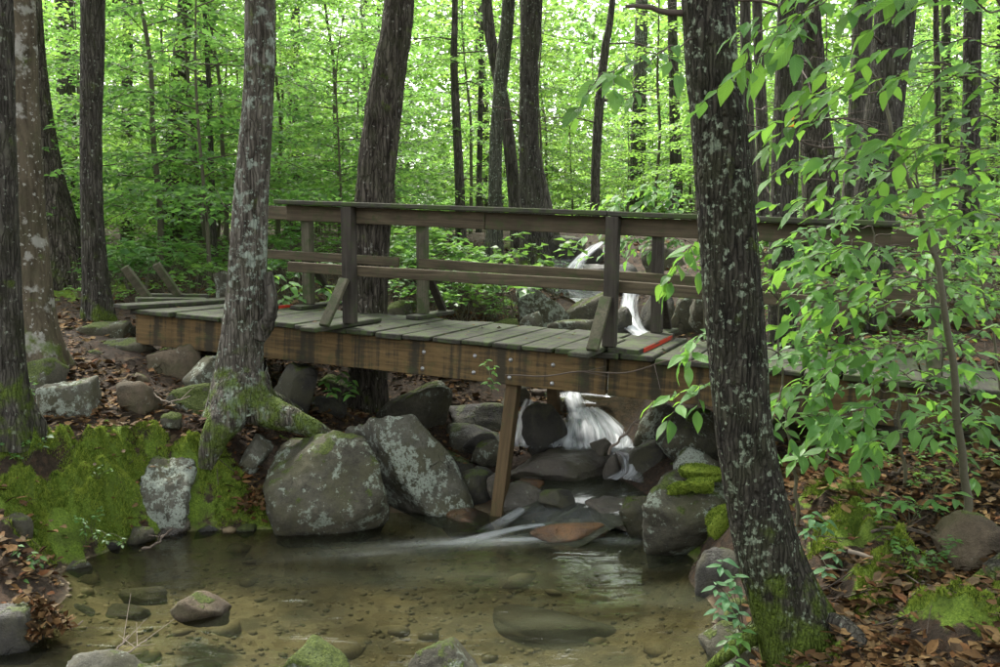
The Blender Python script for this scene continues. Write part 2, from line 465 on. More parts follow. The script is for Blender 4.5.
def red_mat():
    t = NT('red_paint_worn')
    n = t.noise(t.coord((3, 30, 30)), 1.0, 5, 0.7)
    c = t.mix(t.step(n, 0.52, 0.62), (0.42, 0.035, 0.012), (0.07, 0.055, 0.04))
    return t.pbr(c, 0.7, t.bump(n, 0.4, 0.004), 0.25)
MAT['red'] = red_mat()
MAT['orange'] = plain_mat('orange_marker', (0.75, 0.30, 0.015), 0.5, 0.4, 20, 0.1)

def ground_mat():
    t = NT('forest_floor')
    v = t.coord()
    moss = t.n('Attribute', attribute_name='moss').outputs['Fac']
    bed = t.n('Attribute', attribute_name='bed').outputs['Fac']
    n1 = t.noise(v, 9, 6, 0.65)
    n2 = t.noise(v, 45, 5, 0.7)
    vor = t.n('TexVoronoi', {'Vector': v, 'Scale': 26.0})
    lit = t.ramp(n2, [(0.3, (0.014, 0.011, 0.008)), (0.55, (0.04, 0.029, 0.019)), (0.75, (0.085, 0.06, 0.038))])
    lit = t.mix(t.math('MULTIPLY', t.step(t.sep(vor.outputs['Color'])[0], 0.55, 0.8), 0.5), lit, (0.075, 0.045, 0.026))
    lit = t.mix(t.math('MULTIPLY', t.step(n1, 0.5, 0.7), 0.6), lit, (0.025, 0.018, 0.012))
    mc = t.ramp(t.noise(v, 85, 4, 0.7), [(0.28, (0.035, 0.06, 0.009)), (0.52, (0.115, 0.18, 0.022)), (0.75, (0.22, 0.29, 0.04))])
    mc = t.mix(t.math('MULTIPLY', t.step(t.noise(v, 8, 4), 0.42, 0.66), 0.6), mc, (0.05, 0.07, 0.014))
    mm = t.step(t.math('ADD', moss, t.math('MULTIPLY', t.math('SUBTRACT', t.noise(v, 3.6, 5, 0.6), 0.5), 3.4)), 0.46, 0.66)
    col = t.mix(mm, lit, mc)
    pv = t.n('TexVoronoi', {'Vector': v, 'Scale': 15.0})
    pb = t.mix(t.sep(pv.outputs['Color'])[1], (0.16, 0.122, 0.076), (0.28, 0.226, 0.15))
    pb = t.mix(t.math('MULTIPLY', t.noise(v, 2.2, 3), 0.6), pb, (0.13, 0.105, 0.055))
    cb = t.n('TexVoronoi', {'Vector': t.n('VectorMath', {0: v, 1: t.n('VectorMath', {0: t.n('TexNoise', {'Vector': v, 'Scale': 4.0}).outputs['Color'], 'Scale': 0.25}, operation='SCALE').outputs[0]}, operation='ADD').outputs[0], 'Scale': 4.2}, feature='SMOOTH_F1')
    cbc = t.sep(cb.outputs['Color'])
    pb = t.mix(t.math('MULTIPLY', t.step(cbc[0], 0.35, 0.9), 0.65), pb, (0.065, 0.058, 0.034))
    pb = t.mix(t.math('MULTIPLY', t.step(cbc[1], 0.6, 0.95), 0.5), pb, (0.32, 0.25, 0.155))
    col = t.mix(bed, col, pb)
    h = t.math('ADD', t.math('MULTIPLY', n2, 0.8), t.math('MULTIPLY', t.noise(v, 140, 3), 0.5))
    return t.pbr(col, 0.9, t.bump(h, 0.8, 0.03), 0.2)
MAT['ground'] = ground_mat()

def water_mat():
    """clear stream water: Fresnel mirror over a tinted see-through body, white where the 'foam' attribute says it is aerated"""
    t = NT('stream_water')
    foam = t.n('Attribute', attribute_name='foam').outputs['Fac']
    v = t.coord((1.0, 1.0, 1.0))
    wv = t.noise(t.coord((0.8, 2.0, 1.0)), 2.6, 3, 0.5, 0.6)
    nrm = t.bump(wv, 0.22, 0.06)
    fr = t.n('Fresnel', {'IOR': 1.33, 'Normal': nrm}).outputs[0]
    gl = t.n('BsdfGlossy', {'Color': (0.95, 0.97, 0.95, 1), 'Roughness': 0.11, 'Normal': nrm})
    tr = t.n('BsdfTransparent', {'Color': (0.68, 0.70, 0.56, 1)})
    mk = t.n('BsdfDiffuse', {'Color': (0.08, 0.088, 0.056, 1)})
    mkn = t.step(t.noise(t.coord((0.6, 1.6, 1)), 1.3, 3), 0.35, 0.7)
    bd = t.n('MixShader', {0: t.math('ADD', 0.02, t.math('MULTIPLY', mkn, t.math('MULTIPLY', t.step(t.sep(t.n('NewGeometry').outputs['Position'])[0], -2.6, 0.6), 0.34))), 1: tr.outputs[0], 2: mk.outputs[0]})
    body = t.n('MixShader', {0: fr, 1: bd.outputs[0], 2: gl.outputs[0]})
    wh = t.n('BsdfDiffuse', {'Color': (0.62, 0.66, 0.66, 1)})
    st = t.n('Attribute', attribute_name='flow')
    sn = t.noise(st.outputs['Vector'], 1.0, 4, 0.6)
    fm = t.math('MULTIPLY', foam, t.step(t.math('ADD', sn, t.math('MULTIPLY', foam, 0.35)), 0.20, 1.0))
    mx = t.n('MixShader', {0: fm, 1: body.outputs[0], 2: wh.outputs[0]})
    return t.fin(mx.outputs[0])
MAT['water'] = water_mat()

def fall_mat():
    t = NT('falling_water')
    foam = t.n('Attribute', attribute_name='foam').outputs['Fac']
    st = t.n('Attribute', attribute_name='flow')
    sn = t.noise(st.outputs['Vector'], 1.0, 4, 0.6)
    fm = t.math('MULTIPLY', t.math('POWER', foam, 1.3), t.math('ADD', 0.22, t.math('MULTIPLY', t.step(sn, 0.30, 0.66), 0.74)))
    wh = t.n('BsdfPrincipled', {'Base Color': (0.74, 0.78, 0.80, 1), 'Roughness': 0.5})
    tl = t.n('BsdfTranslucent', {'Color': (0.8, 0.85, 0.88, 1)})
    w2 = t.n('MixShader', {0: 0.3, 1: wh.outputs[0], 2: tl.outputs[0]})
    tr = t.n('BsdfTransparent', {'Color': (0.9, 0.93, 0.92, 1)})
    mx = t.n('MixShader', {0: fm, 1: tr.outputs[0], 2: w2.outputs[0]})
    return t.fin(mx.outputs[0])
MAT['fall'] = fall_mat()

# ------------------------------------------------------------------ ground
CP = []
def cp(px, py, d): CP.append(P(px, py, d))
def cw(x, y, z): CP.append(np.array((x, y, z)))
# left bank
for a in [(20, 420, 7.0), (100, 440, 6.9), (100, 500, 6.6), (40, 562, 6.0), (130, 545, 6.65), (200, 522, 6.95), (200, 470, 7.1), (230, 445, 7.4),
          (150, 400, 7.7), (60, 345, 8.6), (200, 385, 8.3), (120, 322, 10), (0, 460, 6.4), (0, 550, 5.6), (270, 505, 7.1), (300, 440, 8.0), (320, 405, 8.7),
          (280, 370, 9.4), (370, 414, 9.4), (20, 305, 11), (200, 300, 11.5), (300, 300, 12), (420, 305, 11), (450, 285, 12), (490, 262, 14),
          (420, 395, 9.3), (250, 275, 14), (100, 285, 14), (-150, 400, 7.5), (-100, 330, 10),
          # right bank
          (770, 470, 6.8), (770, 430, 7.8), (850, 560, 5.0), (870, 470, 5.8), (950, 600, 4.4), (800, 655, 4.45), (900, 640, 4.1), (960, 450, 6.0),
          (960, 390, 6.8), (960, 300, 9.0), (900, 330, 8.6), (840, 340, 8.8), (730, 530, 5.9), (760, 590, 5.0), (1080, 470, 5.2), (1080, 600, 4.0), (730, 290, 11), (700, 250, 14)]:
    cp(*a)
for a in [(-1, 5.5, -.32), (0, 5.5, -.38), (.7, 6, -.3), (-2.1, 5.7, -.12), (-.6, 6.6, -.25), (0.3, 4.6, -.35), (-1.5, 4.6, -.28), (-2.5, 5.3, -.08), (.9, 5.2, -.25),
          (.5, 6.6, -.12), (0, 6.9, -.12), (-1.2, 6.9, -.15), (-2.75, 4.9, -.02), (-3.2, 5.2, .12), (1.3, 6.2, -.05), (1.25, 5.4, -.05), (1.2, 4.6, -.02),
          (.35, 7.2, .02), (.9, 7.3, .05), (.2, 7.7, .08), (.7, 7.8, .08), (.45, 8.0, .22), (.7, 8.4, .55), (1.0, 9, .78), (1.35, 10, .93), (1.45, 10.8, 1.25), (1.25, 12.4, 1.5), (1.25, 13.6, 1.95), (1.3, 16, 2.3),
          (-.2, 7.6, -.02), (-.2, 8.2, .18), (-.15, 8.8, .42), (.05, 9.4, .66), (.2, 10.4, 1.15), (2.2, 10, 1.25), (2.3, 12, 1.8), (1.9, 8.4, .8), (1.55, 7.4, .4),
          (-1, 3, -.25), (1.2, 3, .1), (-3, 3, .2), (0, 1, -.1), (-3, 0, .6), (3, 0, .7), (0, -2, .5), (4, 3, .8), (5, 6, 1.3), (6, 10, 2.0), (-6, 6, 1.1), (-6, 9, 1.4), (-7, 3, 1.0), (-8, 13, 1.7), (8, 14, 2.8), (0, 17, 2.3), (-4, 17, 2.1), (5, 17, 2.7)]:
    cw(*a)
CP = np.array(CP)
CXY = CP[:, :2]
def _k(d2): return np.where(d2 > 1e-9, 0.5 * d2 * np.log(np.maximum(d2, 1e-9)), 0.0)
_d2 = ((CXY[:, None] - CXY[None]) ** 2).sum(-1)
_n = len(CP)
_A = np.zeros((_n + 3, _n + 3))
_A[:_n, :_n] = _k(_d2) + np.eye(_n) * 0.012
_A[:_n, _n:] = np.c_[np.ones(_n), CXY]
_A[_n:, :_n] = _A[:_n, _n:].T
_W = np.linalg.solve(_A, np.r_[CP[:, 2], 0, 0, 0])

MOSS = [  # (px, py, d, radius m, strength)
    (112, 480, 6.75, .27, 1.0), (76, 512, 6.45, .19, 1.0), (25, 505, 6.2, .22, 1.0), (15, 455, 6.55, .2, 1.0), (105, 522, 6.5, .16, 1.0), (150, 440, 7.1, .14, .9), (168, 512, 6.85, .13, .9), (215, 472, 7.1, .2, .9), (228, 508, 7.02, .17, .9), (60, 545, 6.2, .16, 1.0), (122, 452, 6.95, .15, .9), (30, 540, 6.0, .2, .9), (280, 512, 7.0, .22, .9), (190, 450, 7.15, .14, .8), (60, 462, 6.7, .13, .8), (185, 495, 6.95, .12, .8),
    (110, 295, 12, .9, .8), (160, 285, 13, .6, .5), (890, 590, 4.7, .22, .9), (845, 545, 5.2, .25, .8), (965, 640, 4.1, .25, .9), (870, 620, 4.5, .15, .7), (690, 500, 6.4, .3, .8),
    (830, 500, 5.6, .2, .6), (480, 300, 11.5, .5, .5), (430, 320, 10.5, .4, .5), (330, 300, 12, .6, .5), (800, 665, 4.35, .3, .7), (240, 390, 8.3, .25, .4)]
MOSSW = [(P(a, b, c), r, s) for a, b, c, r, s in MOSS]

def hz_raw(X, Y):
    d2 = (X[:, None] - CXY[None, :, 0]) ** 2 + (Y[:, None] - CXY[None, :, 1]) ** 2
    z = _k(d2) @ _W[:_n] + _W[_n] + _W[_n + 1] * X + _W[_n + 2] * Y
    far = 2.15 + 0.035 * np.clip(Y - 16, 0, 60) + 0.03 * np.clip(X, -10, 25) - 0.05 * np.clip(16 - Y, 0, 30)
    far = far + 0.4 * fbm(np.c_[X * .08, Y * .08, 0 * X], 3)
    dx = np.maximum(np.maximum(-6.5 - X, X - 6.5), 0)
    dy = np.maximum(np.maximum(-1.0 - Y, Y - 15.5), 0)
    w = sstep(0.0, 4.0, np.hypot(dx, dy))
    return z * (1 - w) + far * w

def moss_of(X, Y):
    m = np.zeros_like(X)
    for c, r, s in MOSSW:
        d = np.hypot(X - c[0], Y - c[1]) / r
        m = np.maximum(m, s * np.exp(-0.8 * d ** 4) )
    return m

def height(X, Y):
    X = np.asarray(X, float); Y = np.asarray(Y, float)
    out = np.empty_like(X)
    for i in range(0, len(X), 20000):
        x, y = X[i:i + 20000], Y[i:i + 20000]
        z = hz_raw(x, y)
        rough = sstep(-0.1, 0.15, z)
        q = np.c_[x, y, 0 * x]
        z = z + (0.05 * fbm(q * 1.7, 3) + 0.022 * fbm(q * 7, 3)) * (0.25 + 0.75 * rough)
        m = moss_of(x, y)
        z = z + m * rough * (0.02 + 0.22 * np.abs(fbm(q * 3.4 + 3.3, 2)) + 0.28 * np.abs(fbm(q * 7 + 1.3, 2)) + 0.012 * np.abs(vnoise(q * 24)))
        out[i:i + 20000] = z
    return out
def hz(x, y): return float(height(np.array([x]), np.array([y]))[0])

def axis(knots):
    out = []
    for (a, b, s) in knots:
        out.append(np.arange(a, b, s))
    return np.unique(np.round(np.concatenate(out), 4))
gx = axis([(-160, -40, 20), (-40, -14, 2.5), (-14, -6, .4), (-6, -4, .1), (-4, 4, .034), (4, 6, .1), (6, 14, .4), (14, 40, 2.5), (40, 161, 20)])
gy = axis([(-60, -8, 8), (-8, 3.2, .5), (3.2, 9, .034), (9, 15, .07), (15, 24, .4), (24, 60, 2.5), (60, 300, 24)])
GX, GY = np.meshgrid(gx, gy)
GZ = height(GX.ravel(), GY.ravel())
gm = raw_mesh('ground', np.c_[GX.ravel(), GY.ravel(), GZ], grid_faces(len(gy), len(gx), False), MAT['ground'])
attr(gm, 'moss', moss_of(GX.ravel(), GY.ravel()))
attr(gm, 'bed', sstep(0.015, -0.03, GZ + 0.03 * fbm(np.c_[GX.ravel() * 4, GY.ravel() * 4, 0 * GZ], 2)) * (np.abs(GX.ravel()) < 5) * (GY.ravel() < 9))
ground = tag(link('ground', gm), 'forest floor of brown leaf litter and green moss sloping to the stream', kind='structure')

# ------------------------------------------------------------------ water
def flow_attr(me, U):
    a = me.attributes.new('flow', 'FLOAT_VECTOR', 'POINT')
    a.data.foreach_set('vector', np.asarray(U, np.float32).ravel())

def make_pool():
    x = np.linspace(-4.2, 1.9, 150); y = np.linspace(0.5, 7.35, 170)
    X, Y = np.meshgrid(x, y); X = X.ravel(); Y = Y.ravel()
    q = np.c_[X * 1.5, Y * 2.2, 0 * X]
    Z = 0.004 * fbm(q, 3)
    def blob(cx, cy, rx, ry, s, rot=0):
        c, sn = math.cos(rot), math.sin(rot)
        u = ((X - cx) * c + (Y - cy) * sn) / rx; w = (-(X - cx) * sn + (Y - cy) * c) / ry
        return s * np.exp(-(u * u + w * w))
    fo = np.maximum.reduce([blob(.20, 6.70, .45, .07, .55, .12), blob(-.25, 6.62, .5, .11, .32, .10), blob(.80, 6.68, .22, .07, .45, -.2), blob(-.9, 6.4, .6, .10, .08, .2)])
    me = raw_mesh('pool', np.c_[X, Y, Z], grid_faces(170, 150, False), MAT['water'])
    attr(me, 'foam', fo)
    flow_attr(me, np.c_[X * 1.4 + 0.5 * Y, Y * 6 - X * 1.2, 0 * X])
    return tag(link('pool', me), 'calm clear pool with brown gravel bed in front of the bridge', kind='structure')
make_pool()

def ribbon(name, pts, mat, n=60, m=22, flowx=8, flows=1.2, seed=0, bulge=0.0, edge=True, rough=0.01):
    """pts rows: x,y,z,halfwidth,foam. a sheet of running water across the path, thick where bulge > 0"""
    C = crom(pts, n)
    T = np.gradient(C[:, :3], axis=0); T[:, 2] = 0
    L = np.linalg.norm(T, axis=1)[:, None]
    T = np.where(L > 1e-4, T / np.maximum(L, 1e-4), np.array((0, -1, 0)))
    S = np.cross(T, (0, 0, 1.0)); S /= np.linalg.norm(S, axis=1)[:, None] + 1e-9
    s = np.linspace(-1, 1, m)
    al = np.r_[0, np.cumsum(np.linalg.norm(np.diff(C[:, :3], axis=0), axis=1))]
    V = C[:, None, :3] + S[:, None, :] * (s[None, :, None] * C[:, None, 3:4])
    U = np.stack([s[None, :] * C[:, None, 3] * flowx + 0 * al[:, None], al[:, None] * flows + 0 * s[None, :], np.full((n, m), seed * 3.7)], -1)
    nz = fbm(np.c_[U.reshape(-1, 3)[:, 0] * 0.9, U.reshape(-1, 3)[:, 1] * 1.5, U.reshape(-1, 3)[:, 2]], 3).reshape(n, m)
    Nn = np.cross(np.gradient(C[:, :3], axis=0), S); Nn /= np.linalg.norm(Nn, axis=1)[:, None] + 1e-9
    Nn *= np.where(Nn[:, 2:3] < 0, -1, 1)
    V = V + Nn[:, None, :] * (bulge * (1 - s[None, :, None] ** 2) + rough * nz[..., None])
    fo = np.repeat(C[:, 4:5], m, 1)
    if edge:
        fo = fo * np.clip(1.15 * (1 - np.abs(s[None, :]) ** 2) ** .8 + 0.3 * nz * (1 - s[None, :] ** 2), 0, 1)
    me = raw_mesh(name, V.reshape(-1, 3), grid_faces(n, m, False), mat)
    attr(me, 'foam', np.clip(fo, 0, 1).ravel())
    flow_attr(me, U.reshape(-1, 3))
    return me

def pw(px, py, d, wpx, foam):
    p = P(px, py, d)
    return (p[0], p[1], p[2], M(wpx, d) / 2, foam)

# upper basin between slab and pool
me = ribbon('upper_pool', [(1.0, 7.95, .19, .62, 0), (.92, 7.7, .185, .72, 0), (.8, 7.45, .175, .75, .0), (.62, 7.18, .15, .62, .05), (.47, 7.0, .09, .5, .12), (.33, 6.87, .02, .45, .08), (.22, 6.78, -.02, .42, 0)],
            MAT['water'], 70, 40, 4.5, 1.2, 1, 0.0, True, 0.006)
tag(link('upper_pool', me), 'shallow upper basin spilling in silky strands into the pool', kind='structure')
FALLS = [
    ('top lip of the white cascade below the bridge deck', [pw(574, 390, 8.6, 14, .5), pw(574, 397, 8.48, 20, .9), pw(576, 404, 8.40, 24, 1), pw(579, 413, 8.34, 30, .95), pw(582, 420, 8.28, 36, .6)]),
    ('leftmost strand of the white cascade fan on the ledge', [pw(576, 408, 8.36, 14, .5), pw(574, 418, 8.30, 14, .85), pw(572, 428, 8.20, 16, .95), pw(571, 438, 8.08, 14, .85), pw(572, 446, 7.98, 18, .9), pw(572, 450, 7.86, 26, .35)]),
    ('second strand of the white cascade fan on the ledge', [pw(580, 408, 8.36, 14, .5), pw(580, 418, 8.30, 18, .85), pw(581, 428, 8.20, 20, .95), pw(581, 438, 8.08, 18, .85), pw(582, 446, 7.98, 22, .9), pw(582, 450, 7.86, 30, .35)]),
    ('third strand of the white cascade fan on the ledge', [pw(584, 408, 8.36, 14, .5), pw(587, 418, 8.30, 20, .85), pw(590, 428, 8.20, 22, .95), pw(592, 438, 8.08, 20, .85), pw(593, 446, 7.98, 24, .9), pw(593, 450, 7.86, 32, .35)]),
    ('fourth strand of the white cascade fan on the ledge', [pw(587, 408, 8.36, 14, .5), pw(594, 418, 8.30, 18, .85), pw(599, 428, 8.20, 20, .95), pw(603, 438, 8.08, 18, .85), pw(604, 446, 7.98, 22, .9), pw(604, 450, 7.86, 30, .35)]),
    ('fifth strand of the white cascade fan on the ledge', [pw(591, 408, 8.36, 14, .5), pw(601, 418, 8.30, 18, .85), pw(609, 428, 8.20, 20, .95), pw(614, 438, 8.08, 18, .85), pw(615, 446, 7.98, 22, .9), pw(615, 450, 7.86, 30, .35)]),
    ('rightmost strand of the white cascade fan on the ledge', [pw(595, 408, 8.36, 14, .5), pw(608, 418, 8.30, 16, .85), pw(618, 428, 8.20, 18, .95), pw(625, 438, 8.08, 16, .85), pw(626, 446, 7.98, 20, .9), pw(626, 450, 7.86, 28, .35)]),
    ('narrow white trickle left of the mossy cascade rock', [pw(531, 400, 8.5, 14, .4), pw(528, 412, 8.42, 18, .75), pw(524, 428, 8.3, 20, .85), pw(521, 441, 8.2, 26, .9), pw(522, 449, 8.0, 40, .6)]),
    ('small spill over the right end of the wet slab', [pw(612, 450, 7.9, 24, .5), pw(627, 456, 7.76, 28, .8), pw(631, 466, 7.68, 20, .9), pw(630, 474, 7.60, 30, .95), pw(622, 481, 7.45, 52, .5)]),
    ('white waterfall chute seen between post and far post', [pw(634, 282, 11.2, 16, .7), pw(630, 300, 10.9, 18, .95), pw(629, 315, 10.6, 20, 1), pw(634, 327, 10.3, 24, 1), pw(644, 336, 10.1, 32, 1), pw(652, 345, 9.8, 46, .8)]),
    ('highest white waterfall curving down beside the top rail', [pw(603, 243, 13.5, 10, .5), pw(596, 246, 13.3, 13, .9), pw(589, 251, 13.1, 14, 1), pw(582, 258, 12.9, 15, 1), pw(575, 267, 12.6, 17, 1), pw(569, 276, 12.4, 24, .95), pw(565, 285, 12.1, 34, .6)]),
    ('thin spill on the right of the highest fall', [pw(606, 245, 13.9, 8, .5), pw(607, 252, 13.75, 9, .8), pw(606, 262, 13.6, 8, .7), pw(605, 268, 13.5, 9, .4)]),
    ('broad low veil of the cascade left of its main fall', [pw(566, 418, 8.3, 16, .4), pw(566, 428, 8.2, 22, .75), pw(564, 440, 8.05, 26, .8), pw(562, 448, 7.9, 34, .5)]),
    ('small step of white water right of the cascade', [pw(622, 424, 8.35, 14, .3), pw(626, 434, 8.2, 18, .7), pw(628, 446, 8.0, 20, .8), pw(622, 452, 7.85, 28, .5)]),
    ('soft white rapid curving past the bridge leg into the pool', [pw(600, 519, 7.04, 10, .2), pw(575, 521, 7.0, 13, .55), pw(548, 524, 6.95, 15, .7), pw(520, 528, 6.9, 17, .7), pw(490, 535, 6.75, 20, .5), pw(455, 544, 6.5, 24, .25), pw(415, 552, 6.35, 26, .0)]),
    ('soft white rapid right of the rusty brown rock', [pw(655, 511, 7.2, 10, .2), pw(645, 520, 7.05, 16, .55), pw(634, 532, 6.85, 24, .6), pw(622, 543, 6.65, 34, .35), pw(610, 554, 6.45, 44, .0)]),
    ('small white chute between the pointed stone and wet flat rock', [pw(585, 494, 7.45, 16, .1), pw(577, 502, 7.28, 18, .5), pw(566, 512, 7.12, 22, .6), pw(552, 519, 7.0, 26, .3), pw(540, 525, 6.92, 30, .0)]),
    ('pale rapid behind the bridge leg', [pw(536, 500, 7.35, 12, .1), pw(524, 508, 7.25, 14, .45), pw(510, 517, 7.1, 18, .5), pw(496, 526, 6.95, 24, .3), pw(480, 533, 6.85, 30, .0)]),
    ('white foam spill behind the right bank leaves', [pw(806, 418, 8.2, 18, .4), pw(806, 424, 8.1, 26, .7), pw(804, 432, 8.0, 30, .6), pw(802, 440, 7.9, 34, .4)]),
]
for i, (lab, pts) in enumerate(FALLS):
    me = ribbon('waterfall', pts, MAT['fall'], 46, 26, 19 if 'rapid' not in lab else 6, 1.8, i + 3, 0.012 if 'rapid' not in lab else .008, True, 0.03 if 'rapid' not in lab else .006)
    tag(link('waterfall', me), lab, 'waterfall', 'falls of the stream')
# running water between the falls, behind the bridge
me = ribbon('upper_stream', [(1.1, 13.9, 2.05, .5, .2), (1.05, 12.6, 1.58, .5, .3), (1.3, 11.6, 1.42, .35, .3), (1.5, 10.1, 1.02, .5, .35), (1.2, 9.2, .88, .5, .25), (.75, 8.6, .79, .35, .1), (.68, 8.42, .72, .2, .1)], MAT['water'], 70, 16, 9, 1.5, 9, 0.0, True, 0.01)
tag(link('upper_stream', me), 'stream running down between boulders behind the bridge', kind='structure')

# ------------------------------------------------------------------ rocks
_ICO = {}
def ico(s):
    if s not in _ICO:
        bm = bmesh.new()
        bmesh.ops.create_icosphere(bm, subdivisions=s, radius=1.0)
        V = np.array([v.co[:] for v in bm.verts]); Fc = np.array([[v.index for v in f.verts] for f in bm.faces])
        bm.free()
        _ICO[s] = (V / np.linalg.norm(V, axis=1)[:, None], Fc)
    return _ICO[s]

def rock_shape(seed, sub=4, nplanes=14, p=20, rough=0.08, planes=None):
    rg = np.random.default_rng(seed)
    D, Fc = ico(sub)
    N = rg.normal(size=(nplanes, 3)); N /= np.linalg.norm(N, axis=1)[:, None]
    h = rg.uniform(0.62, 1.0, nplanes)
    ax = np.vstack([np.eye(3), -np.eye(3)])
    N = np.vstack([N, ax]); h = np.r_[h, np.full(6, 1.08)]
    if planes:
        for (n, hh) in planes:
            n = np.array(n, float); N = np.vstack([N, n / np.linalg.norm(n)]); h = np.r_[h, hh]
    t = np.maximum(D @ N.T / h[None, :], 0)
    r = (t ** p).sum(1) ** (-1.0 / p)
    V = D * r[:, None]
    o = rg.uniform(0, 50, 3)
    V = V * (1 + 1.5 * rough * fbm(V * 2.0 + o, 3)[:, None] - 0.55 * rough * np.abs(fbm(V * 5 + o, 3, 0.6))[:, None] + 0.45 * rough * fbm(V * 12 + o, 3, 0.65)[:, None])
    lo, hi = V.min(0), V.max(0)
    V = (V - (lo + hi) / 2) / ((hi - lo) / 2)
    return V, Fc

def rock(x0, y0, x1, y1, d, mat, label, seed=1, dep=0.8, tilt=0, sub=4, sink=0.35, name='boulder', cat='rock', p=24, rough=0.085, nplanes=13, group=None, planes=None, link_it=True):
    """boulder whose outline fills the photo box (x0,y0,x1,y1) at distance d; sink pushes its foot below what shows"""
    c = P((x0 + x1) / 2, (y0 + y1) / 2, d)
    hw = M(x1 - x0, d) / 2
    hh = M(y1 - y0, d) / 2
    V, Fc = rock_shape(seed, sub, nplanes, p, rough, planes)
    V = V * np.array((hw, hw * dep, hh * (1 + sink)))
    V[:, 2] -= hh * sink
    if tilt:
        a = R(tilt); ca, sa = math.cos(a), math.sin(a)
        x, z = V[:, 0].copy(), V[:, 2].copy()
        V[:, 0] = ca * x + sa * z; V[:, 2] = -sa * x + ca * z
    me = raw_mesh(name, V + np.array((0, 0, hh)), Fc, MAT[mat])
    o = link(name, me, None, (c[0], c[1], c[2] - hh))
    return tag(o, label, cat, group)

